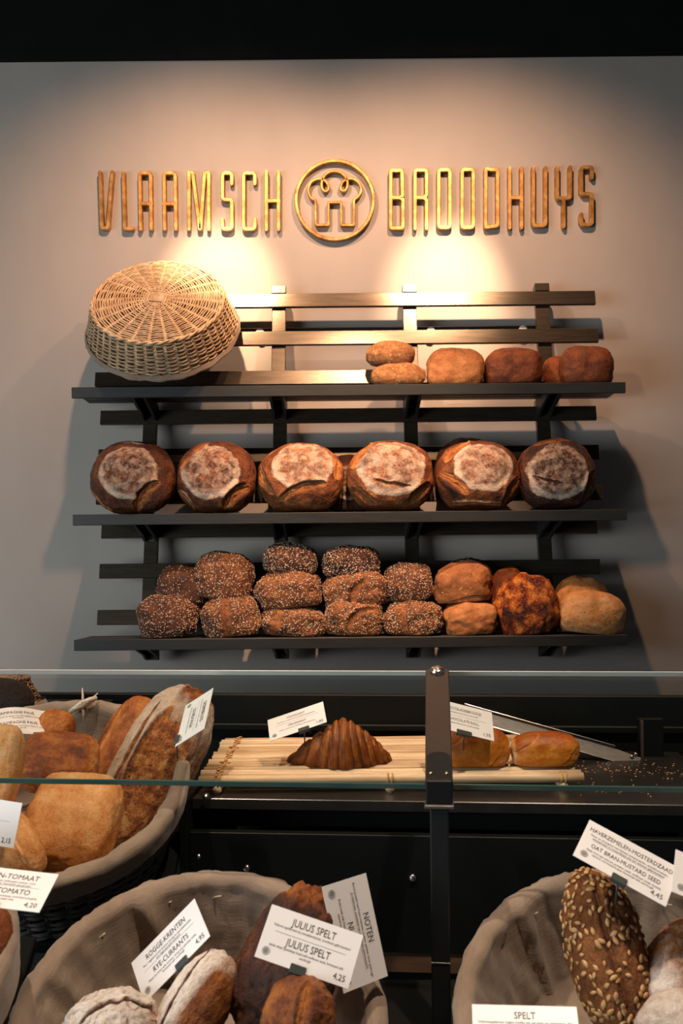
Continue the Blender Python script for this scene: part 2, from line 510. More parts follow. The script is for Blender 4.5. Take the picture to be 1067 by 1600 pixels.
# ------------------------------------------------------------------ the room
mb = MB().box((-3.2, WALL, 0), (3.2, WALL + 0.12, P(533, 84, WALL).z + 0.05))
tag(mb.build('wall_back', M['wall']), 'warm grey plastered back wall behind the bread rack', 'wall', kind='structure')
zt = P(300, 88, WALL - 0.03).z
mb = MB().box((-3.2, WALL - 0.03, zt), (3.2, WALL + 0.12, 3.75))
tag(mb.build('trim_1', M['black']), 'black painted band along the top of the wall', 'trim', kind='structure')
mb = MB().box((-3.2, -4, 3.75), (3.2, WALL + 0.12, 3.85))
tag(mb.build('ceiling', M['black']), 'black ceiling above the shop', 'ceiling', kind='structure')
mb = MB().box((-3.2, -4, -0.1), (3.2, WALL + 0.12, 0))
tag(mb.build('floor', M['floor']), 'dark stone floor of the shop', 'floor', kind='structure')

# ------------------------------------------------------------------ brass lettering on the wall
def ribbon(mb_, pts, w, t, closed=False, y0=0.0, chamfer=0.0018):
    """flat bar of width w along 2-D points (x, z); front at -t"""
    pts = np.asarray(pts, float); n = len(pts)
    st = []
    if closed:
        tg = np.roll(pts, -1, 0) - np.roll(pts, 1, 0)
        seg = np.roll(pts, -1, 0) - pts
        seg /= np.linalg.norm(seg, axis=1)[:, None]
        prev = np.roll(seg, 1, 0)
    else:
        seg = np.diff(pts, axis=0); seg /= np.linalg.norm(seg, axis=1)[:, None] + 1e-12
        prev = np.vstack([seg[:1], seg]); seg = np.vstack([seg, seg[-1:]])
    nrm0 = np.stack([-prev[:, 1], prev[:, 0]], 1); nrm1 = np.stack([-seg[:, 1], seg[:, 0]], 1)
    mit = nrm0 + nrm1
    mit /= (mit * mit).sum(1)[:, None] / 2 + 1e-9
    st = [(p, m_, 1.0) for p, m_ in zip(pts, mit)]
    if not closed:
        for u in (0.4, 0.7, 0.9, 0.99):
            st.append((pts[-1] + seg[-1] * w / 2 * u, nrm1[-1], math.sqrt(1 - u * u)))
        head = []
        for u in (0.99, 0.9, 0.7, 0.4):
            head.append((pts[0] - prev[0] * w / 2 * u, nrm0[0], math.sqrt(1 - u * u)))
        st = head + st
    vs_, fs = [], []
    for p, m_, s in st:
        for a, yy in ((-1, 0), (-1, -(t - chamfer)), (-(1 - 2 * chamfer / w), -t), ((1 - 2 * chamfer / w), -t), (1, -(t - chamfer)), (1, 0)):
            q = p + m_ * (a * s * w / 2)
            vs_.append((q[0], y0 + yy, q[1]))
    m_ = len(st)
    for i in range(m_ if closed else m_ - 1):
        j = (i + 1) % m_
        for k in range(6):
            l = (k + 1) % 6
            fs.append((i * 6 + k, i * 6 + l, j * 6 + l, j * 6 + k))
    if not closed:
        fs.append((0, 1, 2, 3, 4, 5)); fs.append(tuple((m_ - 1) * 6 + k for k in (5, 4, 3, 2, 1, 0)))
    mb_.add(vs_, fs)

def fillet(pts, r, closed=False):
    out = []
    n = len(pts)
    pts = [np.array(p[:2], float) for p in pts] if len(pts[0]) == 2 else pts
    for i, p in enumerate(pts):
        if not closed and (i == 0 or i == n - 1) or r <= 0:
            out.append(p); continue
        a, b = pts[i - 1], pts[(i + 1) % n]
        da, db = a - p, b - p
        la, lb = np.linalg.norm(da), np.linalg.norm(db)
        rr = min(r, la * 0.45, lb * 0.45)
        s, e = p + da / la * rr, p + db / lb * rr
        for k in range(7):
            u = k / 6
            out.append((1 - u) ** 2 * s + 2 * u * (1 - u) * p + u * u * e)
    return out

DL = WALL - 0.022          # front face of the letters
SW = 6.4                   # bar width in pixels there
def letter(label, strokes, r=4.0):
    xs = [x for s in strokes for x, y in s[0]]; ys = [y for s in strokes for x, y in s[0]]
    c = P((min(xs) + max(xs)) / 2, max(ys), DL); c.y = WALL
    mb_ = MB()
    for k, s in enumerate(strokes):
        closed = len(s) > 1 and s[1]
        rr = s[2] if len(s) > 2 else r
        pts = fillet(s[0], rr, closed)
        w = [P(p[0], p[1], DL) - c for p in pts]
        ribbon(mb_, [(q.x, q.z) for q in w], SW * DL / F, 0.022 - 0.0003 * k, closed)
    o = mb_.build('sign_letter', M['brass'])
    o.location = c
    tag(o, label, 'sign letter', 'brass letters on the wall')
    return o

B0, B1 = 358, 269
letter('brass letter V starting the left word on the wall', [([(156, 269), (159, 356), (168, 356), (175, 269)], False, 3)])
letter('brass letter L second in the left word', [([(192.5, 270), (194.5, 357), (206, 357)], False, 3)])
letter('brass letter A right after the L', [([(219.5, 357), (218, 270), (235, 270), (236, 357)], False, 5), ([(219, 318), (236, 318)],)])
letter('brass letter A just before the M', [([(257, 357), (256, 270), (273.5, 270), (274.5, 357)], False, 5), ([(256.5, 318), (274, 318)],)])
letter('brass letter M in the middle of the left word', [([(295, 357), (295, 269.5)],), ([(295.5, 269.5), (301, 269.5), (311.5, 357), (313, 357), (319.5, 269.5), (326, 269.5), (326, 357)], False, 2)])
letter('brass letter S after the M in the left word', [([(362, 286), (362, 270), (347.5, 270), (347.5, 311.5), (362, 311.5), (362, 357.5), (347.5, 357.5), (347.5, 343)], False, 5)])
letter('brass letter C just before the last H of the left word', [([(398, 286), (398, 270), (380.5, 270), (380.5, 357.5), (398, 357.5), (398, 343)], False, 5)])
letter('brass letter H beside the round emblem', [([(416, 269), (416, 357.5)],), ([(435, 269), (435, 357.5)],), ([(416, 313.5), (435, 313.5)],)])
letter('brass letter B starting the right word beside the emblem', [([(610.5, 266), (628, 266), (629, 306), (625, 308.5), (629.5, 311), (629.5, 356), (610.5, 356)], True, 3), ([(611, 308.5), (626, 308.5)],)])
letter('brass letter R second in the right word', [([(648.5, 356), (648.5, 265.5), (666.5, 265.5), (666.5, 305), (662, 308), (666.5, 312), (666.5, 356)], False, 4), ([(649, 308.5), (663, 308.5)],)])
letter('brass letter O right after the R', [([(685.5, 265), (703, 265), (703, 355), (685.5, 355)], True, 5)])
letter('brass letter O just before the D', [([(722, 264.5), (739.5, 264.5), (739.5, 355), (722, 355)], True, 5)])
letter('brass letter D with square left corners', [([(759, 263.5), (777.5, 265.5), (777.5, 352.5), (759, 354.5)], True, 2.5)])
letter('brass letter H inside the right word', [([(796.5, 263), (796.5, 355)],), ([(815, 263), (815, 355)],), ([(797, 308.5), (815, 308.5)],)])
letter('brass letter U in the right word', [([(833.5, 262), (833.5, 352), (852.5, 352), (852.5, 262)], False, 5)])
letter('brass letter Y in the right word', [([(871, 261), (871, 309.5), (891, 309.5), (891, 261)], False, 5), ([(881, 309.5), (881, 353)],)])
letter('brass letter S ending the right word', [([(925, 277), (925, 261), (908.5, 261), (908.5, 303), (925, 303), (925, 350.5), (908.5, 350.5), (908.5, 335)], False, 5)])

def catmull(pts, k=6):
    pts = [np.array(p, float) for p in pts]
    out = []
    for i in range(len(pts) - 1):
        p0 = pts[max(i - 1, 0)]; p1 = pts[i]; p2 = pts[i + 1]; p3 = pts[min(i + 2, len(pts) - 1)]
        for j in range(k):
            u = j / k
            out.append(0.5 * ((2 * p1) + (-p0 + p2) * u + (2 * p0 - 5 * p1 + 4 * p2 - p3) * u * u + (-p0 + 3 * p1 - 3 * p2 + p3) * u ** 3))
    out.append(pts[-1])
    return out
def emblem():
    c = P(523, 374, DL); c.y = WALL
    t = thing('wall_emblem', 'round brass emblem with a chef hat outline between the two words', 'emblem', T(c))
    def conv(pts): 
        w = [P(p[0], p[1], DL) - c for p in pts]
        return [(q.x, q.z) for q in w]
    mb_ = MB()
    ribbon(mb_, conv([(523 + 60.4 * math.cos(a), 312.2 + 61.4 * math.sin(a)) for a in np.linspace(0, 2 * PI, 72, endpoint=False)]), 5.4 * DL / F, 0.022, True)
    mb_.build('ring', M['brass'], t)
    cv = [(302, 512), (250, 478), (224, 400), (250, 320), (310, 280), (372, 276), (425, 310), (450, 362), (438, 405), (405, 412), (378, 378), (374, 320), (396, 255), (445, 206), (515, 190), (586, 206), (636, 252), (660, 310), (655, 372), (628, 408), (596, 402), (584, 370), (606, 312), (655, 280), (715, 274), (780, 312), (812, 385), (796, 450), (732, 510)]
    pts = catmull(cv, 5) + [np.array(p, float) for p in fillet([np.array(q, float) for q in [(732, 510), (732, 790), (592, 790), (589, 538), (449, 538), (449, 790), (322, 790), (306, 770), (304, 520)]], 6)[1:]]
    pts = [(450 + p[0] / 7.113, 240 + p[1] / 7.113) for p in pts]
    mb_ = MB()
    ribbon(mb_, conv(pts), 4.3 * DL / F, 0.020, True)
    mb_.build('hat_outline', M['brass'], t)
emblem()

# ------------------------------------------------------------------ bread rack: three slatted tiers
DF = 3.0                                   # distance of the shelves' front edges
TIER_Y = (601, 800, 996)
XC = P(545, 700, 3.1).x
SHELF_Z = []
POST_X = [P(x, 700, 3.17).x for x in (232, 437, 643, 852)]
def tier(idx, label):
    zf = P(545, TIER_Y[idx], DF).z
    SHELF_Z.append(zf)
    t = thing('wall_shelf', label, 'shelf', T((XC, WALL, zf)), 'slatted bread shelves on the wall')
    def L(x, d, z): return Vector((x, d - WALL, z))
    hl, hs = 0.835, 0.795
    sz = (-0.014, 0.0, 0.014)[idx]
    # back slats, leaning towards the wall at the top
    for k, (dz, d) in enumerate(((0.313, 3.195), (0.186, 3.163), (0.056, 3.130))):
        m = T(L(0, d, dz + (sz if idx != 2 or k < 2 else 0.0))) @ RX(-14)
        MB().bbox((-hs, -0.006, -0.0235), (hs, 0.006, 0.0235), 0.0015, m).build('back_slat', M['rack'], t)
    for px in POST_X:
        m = T(L(px - XC, 3.163 + 0.0175, 0.186 + min(sz, 0))) @ RX(-14)
        po = MB().bbox((-0.022, -0.011, -0.205), (0.022, 0.011, 0.177), 0.0015, m).build('post', M['rack'], t)
        MB().bbox((-0.023, -0.026, 0.150), (0.023, 0.012, 0.177), 0.0015, m).build('post_cap', M['rack'], po)
        # bracket under the shelf
        poly = [(0, 0), (0.185, 0), (0.185, -0.012), (0.12, -0.030), (0.06, -0.045), (0.03, -0.060), (0.0, -0.068)]
        mm = T(L(px - XC, 3.205, -0.020)) @ Matrix(((0, 0, 1, 0), (-1, 0, 0, 0), (0, 1, 0, 0), (0, 0, 0, 1)))
        b = MB()
        b.prism([(x, y) for x, y in poly], 0.008, mm @ T((0, 0, -0.022)))
        b.prism([(x, y) for x, y in poly], 0.008, mm @ T((0, 0, 0.014)))
        b.bbox((px - XC - 0.022, 3.196 - WALL, -0.088), (px - XC + 0.022, 3.206 - WALL, -0.02), 0.001)
        br = b.build('bracket', M['board'], t)
        b = MB()
        for yy in (-0.045, -0.070):
            b.lathe([(0.007, 0), (0.007, 0.003), (0.004, 0.006)], 10, T(L(px - XC, 3.196, yy)) @ RX(90))
        b.build('bolt', M['rack'], br)
    # shelf: front board and long slats, falling slightly to the back
    MB().bbox((-hl, DF - WALL, -0.033), (hl, DF + 0.012 - WALL, 0), 0.0015).build('front_board', M['board'], t)
    for k in range(4):
        y0 = DF + 0.016 + k * 0.047
        m = T(L(0, y0 + 0.020, -0.0085 - 0.0022 * k)) @ RX(-2.6)
        MB().bbox((-hl + 0.004, -0.020, -0.0075), (hl - 0.004, 0.020, 0.0075), 0.001, m).build('shelf_slat', M['board'], t)
    if idx == 0:
        MB().bbox((-0.5, 3.245 - WALL, P(640, 522, 3.25).z - zf), (0.66, 0.0, P(640, 511, 3.25).z - zf), 0.001).build('mounting_rail', M['rack'], t)
        for px, py in ((406, 519), (673, 517), (817, 515)):
            q = P(px, py, 3.243)
            MB().lathe([(0.0, 0), (0.014, 0), (0.014, 0.004), (0.010, 0.006), (0.0, 0.006)], 20, T((q.x - XC, q.y + 0.003 - WALL, q.z - zf)) @ RX(90)).build('screw_cap', M['white'], t)
    return t
tier(0, 'top slatted shelf tier carrying the upturned wicker basket')
tier(1, 'middle slatted shelf tier carrying the round floured loaves')
tier(2, 'bottom slatted shelf tier piled with seeded loaves')

# ------------------------------------------------------------------ bread generator
_cache = {}
def cubesphere(n):
    if n in _cache:
        return _cache[n]
    g = np.tan(np.linspace(-PI / 4, PI / 4, n + 1))
    key, vs_, fs = {}, [], []
    for ax in range(3):
        for s in (-1, 1):
            ids = np.zeros((n + 1, n + 1), int)
            for i in range(n + 1):
                for j in range(n + 1):
                    p = [0, 0, 0]; p[ax] = s; p[(ax + 1) % 3] = g[i]; p[(ax + 2) % 3] = g[j]
                    k = (round(p[0], 5), round(p[1], 5), round(p[2], 5))
                    if k not in key:
                        key[k] = len(vs_); vs_.append(p)
                    ids[i, j] = key[k]
            for i in range(n):
                for j in range(n):
                    q = (ids[i, j], ids[i + 1, j], ids[i + 1, j + 1], ids[i, j + 1])
                    fs.append(q if s > 0 else q[::-1])
    v = np.array(vs_); v /= np.linalg.norm(v, axis=1)[:, None]
    _cache[n] = (v, np.array(fs))
    return _cache[n]

def poly_dist(p, q):
    """distance of 2-D points p to polyline q, signed (left positive), and parameter 0..1"""
    best = np.full(len(p), 1e9); sg = np.zeros(len(p)); par = np.zeros(len(p))
    n = len(q) - 1
    for i in range(n):
        a, b = q[i], q[i + 1]
        d = b - a; l2 = (d * d).sum() + 1e-12
        u = np.clip(((p - a) * d).sum(1) / l2, 0, 1)
        w = p - (a + u[:, None] * d)
        dd = np.sqrt((w * w).sum(1))
        s = np.sign(d[0] * w[:, 1] - d[1] * w[:, 0])
        k = dd < best
        best[k] = dd[k]; sg[k] = s[k]; par[k] = (i + u[k]) / n
    return best, sg, par

def arc(p0, p1, bulge, n=10):
    p0, p1 = np.array(p0, float), np.array(p1, float)
    d = p1 - p0; nn = np.array((-d[1], d[0]))
    return np.array([p0 + d * u + nn * bulge * 4 * u * (1 - u) for u in np.linspace(0, 1, n)])

def bread_mesh(name, dims, mat, p=2.4, N=28, seed=0, amp=0.05, fine=0.02, flat=0.7, cuts=(), proj='top', flour=None, tone=0.5, shape=None, tonevar=0.12):
    d, fs = cubesphere(N)
    pp = np.array((p, p, p)) if np.isscalar(p) else np.array(p)
    r = ((np.abs(d) ** pp).sum(1)) ** (-1.0 / pp.mean())
    q = d * r[:, None]
    off = np.array((seed * 3.7, seed * 1.9, seed * 5.1))
    base = q.copy()
    disp = amp * fbm(q * 1.3 + off, 2) + fine * fbm(q * 5 + off, 3)
    tn = tone(base) if callable(tone) else np.full(len(q), float(tone))
    tn = tn + tonevar * fbm(q * 2.2 + off + 9, 3)
    fl = flour(base) if flour else np.zeros(len(q))
    bare = np.zeros(len(q))
    ab = base[:, :2] if proj == 'top' else base[:, [0, 2]]
    front = base[:, 2] > -0.25 if proj == 'top' else base[:, 1] < 0.25
    wob = np.stack([noise(base * 4 + off), noise(base * 4 + off + 31)], 1) * 0.035
    for c in cuts:
        line = c['line']; w = c.get('w', 0.1); dep = c.get('d', 0.06); ear = c.get('ear', 0.04); side = c.get('side', 1)
        dist, sg, par = poly_dist(ab + wob, line)
        taper = np.clip(4 * par * (1 - par), 0, 1) ** 0.5
        ww = w * (0.25 + 0.75 * taper)
        s = dist * sg * side                   # positive: the eared side
        inn = smooth(1.0, 0.55, np.abs(s) / ww) * front
        disp = disp - dep * inn * taper
        disp = disp + ear * np.exp(-((s - ww * 1.15) / (ww * 0.45)) ** 2) * taper * front
        rib = 0.5 + 0.5 * np.sin(s / ww * 9 + 3 * noise(base * 6 + off))
        disp = disp + 0.012 * inn * rib * c.get('rib', 1)
        tn = tn * (1 - inn) + inn * (c.get('tone', 0.75) + 0.12 * (rib - 0.5))
        tn = tn - c.get('burn', 0.25) * np.exp(-((s - ww * 1.02) / (ww * 0.22)) ** 2) * taper * front
        ed = np.exp(-((s - ww * 1.3) / (ww * 0.25)) ** 2) * taper * front
        fl = fl * (1 - inn) + c.get('flour', 0.0) * ed
        bare = np.maximum(bare, inn)
    q = q + d * disp[:, None]
    z = q[:, 2]
    q[:, 2] = np.where(z < -flat, -flat + (z + flat) * 0.08, z)
    if shape:
        q = shape(q)
    lo, hi = q.min(0), q.max(0)
    q = (q - (lo + hi) / 2) / (hi - lo) * np.array(dims)
    me = mesh(name, q, fs, mat, True)
    for nm, a in (('tone', np.clip(tn, 0, 1)), ('flour', np.clip(fl, 0, 1))):
        at = me.attributes.new(nm, 'FLOAT', 'POINT')
        at.data.foreach_set('value', a.astype(np.float32))
    return me, q, bare

OCT = np.array([(1, 0, 0), (-1, 0, 0), (0, 1, 0), (0, -1, 0), (0, 0, 1), (0, 0, -1)], float)
OCF = [(0, 2, 4), (2, 1, 4), (1, 3, 4), (3, 0, 4), (2, 0, 5), (1, 2, 5), (3, 1, 5), (0, 3, 5)]
def scatter(o, me, q, bare, n, size, mat, name, rs, where=None):
    nr = np.zeros(len(me.vertices) * 3, np.float32); me.vertices.foreach_get('normal', nr); nr = nr.reshape(-1, 3)
    ok = np.where((bare < 0.3) & (q[:, 2] > q[:, 2].min() + 0.006))[0]
    ii = rs.choice(ok, n)
    nn = nr[ii]
    a = np.cross(nn, rs.normal(size=(n, 3))); a /= np.linalg.norm(a, axis=1)[:, None] + 1e-9
    b = np.cross(nn, a)
    c = q[ii] + (a * rs.normal(size=(n, 1)) + b * rs.normal(size=(n, 1))) * 0.0022 + nn * size[2] * 0.3
    sc = rs.uniform(0.7, 1.3, size=(n, 1, 1))
    vs_ = (c[:, None, :] + sc * (a[:, None, :] * (OCT[None, :, :1] * size[0]) + b[:, None, :] * (OCT[None, :, 1:2] * size[1]) + nn[:, None, :] * (OCT[None, :, 2:] * size[2]))).reshape(-1, 3)
    fs = (np.array(OCF)[None] + 6 * np.arange(n)[:, None, None]).reshape(-1, 3)
    return put(name, mesh(name, vs_, fs, mat, True), o, kind='stuff')

def bread(name, label, cat, center, dims, mat, theta=0, lean=90, yaw=0, tilt=0, group=None, sesame=0, poppy=0, rseed=1, **kw):
    me, q, bare = bread_mesh(name, dims, M[mat] if isinstance(mat, str) else mat, **kw)
    o = put(name, me)
    o.matrix_world = T(center) @ frame(theta, lean) @ RZ(yaw) @ RY(tilt)
    tag(o, label, cat, group)
    rs = np.random.RandomState(rseed + int(kw.get('seed', 0) * 13))
    if sesame:
        scatter(o, me, q, bare, sesame, (0.0023, 0.0015, 0.0009), M['sesame'], 'sesame_seeds', rs)
    if poppy:
        scatter(o, me, q, bare, poppy, (0.0013, 0.0012, 0.0010), M['poppy'], 'poppy_seeds', rs)
    return o, q, bare, me

def box_center(x0, x1, y0, y1, d, zbot=None):
    c = P((x0 + x1) / 2, (y0 + y1) / 2, d)
    w, h = (x1 - x0) * d / F, (y1 - y0) * d / F
    if zbot is not None:
        top = c.z + h / 2
        h = top - zbot
        c.z = zbot + h / 2
    return c, w, h

# ------------------------------------------------------------------ top tier: loaves
Z1, Z2, Z3 = [z + 0.0005 for z in SHELF_Z]
def shelf_loaf(label, bx, d, depth, zbot, mat, group, cat='bread', name='bread_loaf', **kw):
    c, w, h = box_center(*bx, d, zbot)
    return bread(name, label, cat, c, (w, depth, h), mat, group=group, proj='front', **kw)
G1 = 'loaves on the top shelf'
shelf_loaf('small oat-dusted oval loaf lying on the top shelf under another', (579, 665, 567, 600), 3.06, 0.10, Z1, 'oat', G1, seed=1, p=2.3, tone=0.52)
shelf_loaf('small oat-dusted oval loaf stacked on the lower one', (571, 649, 533, 572), 3.07, 0.10, P(600, 571, 3.07).z, 'oat', G1, seed=2, p=2.3, tone=0.5)
shelf_loaf('golden square loaf beside the two oat-dusted ovals', (666, 757, 545, 600), 3.07, 0.12, Z1, 'plain', G1, seed=3, p=2.9, tone=lambda b: 0.55 - 0.25 * smooth(0.1, 0.8, b[:, 2]), cuts=[dict(line=arc((-0.45, 0.75), (0.25, 0.55), 0.15), w=0.10, d=0.05, ear=0.05, tone=0.3)], amp=0.07)
shelf_loaf('dark brown square loaf between golden and far right loaf', (755, 846, 544, 600), 3.07, 0.12, Z1, 'brown', G1, seed=4, p=2.9, tone=0.5, amp=0.06, cuts=[dict(line=arc((-0.7, 0.5), (0.5, 0.75), 0.1), w=0.06, d=0.03, ear=0.03, tone=0.5)])
shelf_loaf('reddish brown loaf peeking from behind the far right one', (848, 900, 556, 600), 3.12, 0.10, Z1, 'brown', G1, seed=5, p=2.8, tone=0.66)
shelf_loaf('dark brown loaf at the right end of top shelf', (872, 958, 541, 600), 3.06, 0.12, Z1, 'brown', G1, seed=6, p=3.0, tone=0.48, amp=0.06)

# ------------------------------------------------------------------ middle tier: round floured loaves
G2 = 'round floured loaves on the middle shelf'
def boule(label, bx, seed, patch, cuts, mat='boule', d=3.05, lean=12, flour=0.55, ring=0.35, tone=0.45, theta=0, thick=0.15):
    c, w, h = box_center(*bx, d, Z2)
    px_, py_, pr = patch
    pr *= 1.12
    def fl(b):
        nn = fbm(b * 2.6 + seed * 4.1, 3)
        rr = np.hypot((b[:, 0] - px_), (b[:, 1] - py_)) + 0.05 * nn
        inside = smooth(pr + 0.03, pr - 0.03, rr) * (b[:, 2] > 0)
        rim = np.exp(-((rr - pr * 0.90) / 0.07) ** 2) * (b[:, 2] > 0) * (0.55 - 0.6 * b[:, 1])
        blot = smooth(-0.25, 0.45, fbm(b * 4.5 + seed * 2.3, 3))
        return inside * (flour * (0.62 + 0.46 * blot) + (ring + 0.15) * np.clip(rim * 1.3, 0, 1)) + 0.10 * smooth(0.1, 0.6, nn) * (b[:, 2] > -0.2) * (1 - inside)
    hh = h / math.cos(math.radians(lean)) * 0.985
    cuts = [{**c_, 'd': c_['d'] * 1.35, 'ear': c_['ear'] * 1.25, 'tone': c_['tone'] + 0.10, 'burn': c_.get('burn', 0.25) + 0.12, 'rib': 2.2} for c_ in cuts]
    # flattened where it stands on the shelf
    def shape(q):
        q = q.copy()
        y = q[:, 1]
        q[:, 1] = np.where(y < -0.86, -0.86 + (y + 0.86) * 0.3, y)
        return q
    o, q, bare, me = bread('round_loaf', label, 'bread', c, (w, hh, thick), mat, lean=lean, theta=theta, group=G2, seed=seed, p=(2.25, 2.25, 2.0), N=76, amp=0.04, fine=0.016, flat=0.55, cuts=cuts, flour=fl, tone=tone - 0.11, tonevar=0.2, shape=shape)
    zs = (o.matrix_world.to_3x3() @ Vector((0, 0, 0)))
    mw = np.array(o.matrix_world)
    zmin = (q @ mw[:3, :3].T)[:, 2].min() + c.z
    o.location.z += Z2 - zmin
    return o
A = arc
boule('dark round loaf with ashen flour disc, leftmost on the middle shelf', (139, 274, 690, 801), 11, (0.0, 0.02, 0.64), [
    dict(line=A((0.18, -0.98), (0.72, -0.25), 0.10), w=0.15, d=0.07, ear=0.06, side=1, tone=0.62, flour=0.0),
    dict(line=A((-0.35, 0.86), (0.45, 0.80), 0.08), w=0.07, d=0.05, ear=0.05, side=-1, tone=0.6, flour=0.6),
    dict(line=A((-0.92, -0.35), (-0.45, -0.92), -0.1), w=0.09, d=0.05, ear=0.04, side=1, tone=0.62)], tone=0.36, flour=0.52)
boule('brown round loaf with a cut at lower right, second on the middle shelf', (274, 400, 690, 800), 12, (-0.08, 0.02, 0.66), [
    dict(line=A((0.25, -0.92), (0.85, -0.30), 0.06), w=0.16, d=0.07, ear=0.05, side=1, tone=0.66),
    dict(line=A((-0.80, 0.15), (-0.15, 0.85), 0.08), w=0.13, d=0.06, ear=0.05, side=-1, tone=0.6),
    dict(line=A((-0.95, -0.35), (-0.55, -0.85), 0.0), w=0.05, d=0.03, ear=0.03, side=1, tone=0.6, flour=0.7)], flour=0.52, tone=0.42)
boule('brightly lit golden round loaf with an open leaf-shaped slash below its flour', (402, 538, 692, 799), 13, (0.05, 0.22, 0.64), [
    dict(line=A((-0.45, -0.72), (0.62, -0.32), 0.10), w=0.13, d=0.06, ear=0.07, side=1, tone=0.62, burn=0.4),
    dict(line=A((-0.92, 0.25), (-0.62, -0.55), -0.08), w=0.12, d=0.05, ear=0.04, side=1, tone=0.7),
    dict(line=A((0.72, 0.62), (0.82, -0.15), 0.10), w=0.12, d=0.05, ear=0.04, side=-1, tone=0.72)], tone=0.6, flour=0.66)  # raised tone paints the warm lamp light into this crust
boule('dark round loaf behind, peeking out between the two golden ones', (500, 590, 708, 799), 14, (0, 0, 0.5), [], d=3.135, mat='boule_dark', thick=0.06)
boule('brightly lit golden round loaf with a torn ear at its upper left', (541, 678, 690, 797), 15, (0.0, 0.10, 0.70), [
    dict(line=A((-0.88, 0.15), (-0.42, 0.86), 0.06), w=0.17, d=0.07, ear=0.08, side=-1, tone=0.70, burn=0.45),
    dict(line=A((-0.45, -0.22), (0.42, -0.42), -0.06), w=0.05, d=0.05, ear=0.03, side=1, tone=0.55),
    dict(line=A((0.35, -0.85), (0.90, -0.25), 0.0), w=0.12, d=0.05, ear=0.04, side=1, tone=0.62),
    dict(line=A((-0.85, -0.35), (-0.35, -0.85), -0.05), w=0.10, d=0.04, ear=0.03, side=1, tone=0.6)], tone=0.58, flour=0.66)  # lamp light on this loaf is put into its lighter tone
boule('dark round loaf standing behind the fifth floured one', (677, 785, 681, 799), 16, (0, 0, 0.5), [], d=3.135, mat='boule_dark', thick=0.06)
boule('brown round loaf with a pale white-edged flour disc and broad creases', (680, 815, 691, 796), 17, (0.08, 0.10, 0.62), [
    dict(line=A((-0.80, 0.30), (-0.20, 0.92), 0.05), w=0.15, d=0.07, ear=0.06, side=-1, tone=0.66, flour=0.5),
    dict(line=A((-0.92, 0.0), (-0.30, -0.65), 0.05), w=0.13, d=0.04, ear=0.05, side=-1, tone=0.55),
    dict(line=A((0.50, -0.90), (0.95, -0.10), 0.05), w=0.09, d=0.04, ear=0.04, side=1, tone=0.55),
    dict(line=A((-0.70, -0.80), (0.60, -0.86), -0.04), w=0.06, d=0.02, ear=0.03, side=1, tone=0.55, flour=0.9)], tone=0.5, flour=0.62, ring=0.5)
boule('very dark round loaf with half-dusted face, rightmost on the middle shelf', (808, 933, 686, 795), 18, (-0.08, -0.08, 0.68), [
    dict(line=A((-0.60, 0.72), (0.55, 0.80), 0.06), w=0.12, d=0.05, ear=0.04, side=-1, tone=0.55),
    dict(line=A((-0.70, -0.15), (0.0, -0.42), -0.05), w=0.035, d=0.03, ear=0.02, side=1, tone=0.4),
    dict(line=A((0.62, -0.80), (0.92, 0.05), 0.03), w=0.12, d=0.05, ear=0.04, side=1, tone=0.6)], mat='boule_dark', tone=0.42, flour=0.5)

# ------------------------------------------------------------------ bottom tier: seeded loaves, two layers
G3 = 'loaves piled on the bottom shelf'
def sl(label, bx, seed, d=3.07, depth=0.13, zbot=Z3, mat='seeded', tone=0.5, cuts=(), ses=1500, pop=900, p=2.7, amp=0.11, **kw):
    return shelf_loaf(label, bx, d, depth, zbot, mat, G3, seed=seed, tone=tone, cuts=cuts, sesame=ses, poppy=pop, p=p, amp=amp, N=32, **{**dict(yaw=((seed * 37) % 23) - 11, tilt=((seed * 53) % 11) - 5), **kw})
sl('dark seeded square loaf at the left end of bottom shelf', (215, 313, 926, 998), 21, tone=0.38)
sl('seeded loaf with a golden vertical split, second along the bottom row', (313, 410, 930, 998), 22, tone=0.5, cuts=[dict(line=A((-0.12, 1.0), (-0.15, -1.0), 0.05), w=0.22, d=0.08, ear=0.04, tone=0.6, burn=0.1)])
sl('low seeded loaf with a bare left band, third along the bottom row', (406, 512, 942, 998), 23, tone=0.55, cuts=[dict(line=A((-0.35, 0.95), (-0.62, -0.9), 0.05), w=0.2, d=0.04, ear=0.02, tone=0.66, burn=0.05)])
sl('seeded loaf with a curled diagonal fold in the bottom row centre', (506, 600, 930, 998), 24, tone=0.6, cuts=[dict(line=A((-0.25, -0.45), (0.75, 0.45), 0.25), w=0.14, d=0.10, ear=0.08, tone=0.66, burn=0.3)])
sl('seeded loaf with a narrow pale stripe right of the folded one', (598, 692, 935, 998), 25, tone=0.56, cuts=[dict(line=A((-0.30, 1.0), (-0.18, -1.0), -0.02), w=0.13, d=0.06, ear=0.03, tone=0.72, burn=0.1)])
sl('small plain pale brown loaf without seeds in the bottom row', (691, 779, 938, 997), 26, mat='plain', tone=0.55, ses=0, pop=0, cuts=[dict(line=A((-0.5, -0.85), (0.9, -0.8), 0.06), w=0.05, d=0.04, ear=0.03, tone=0.7)])
sl('tall loaf with scorched orange cheese crust', (770, 873, 893, 997), 27, mat='cheese', tone=0.5, ses=0, pop=0, p=2.3, fine=0.05, d=3.06)
sl('flat pale golden focaccia at the right end of bottom shelf', (872, 978, 922, 997), 28, mat='focaccia', tone=0.55, ses=0, pop=0, p=2.5, d=3.06, amp=0.05, yaw=4)
zz = lambda y, d=3.09: P(545, y, d).z
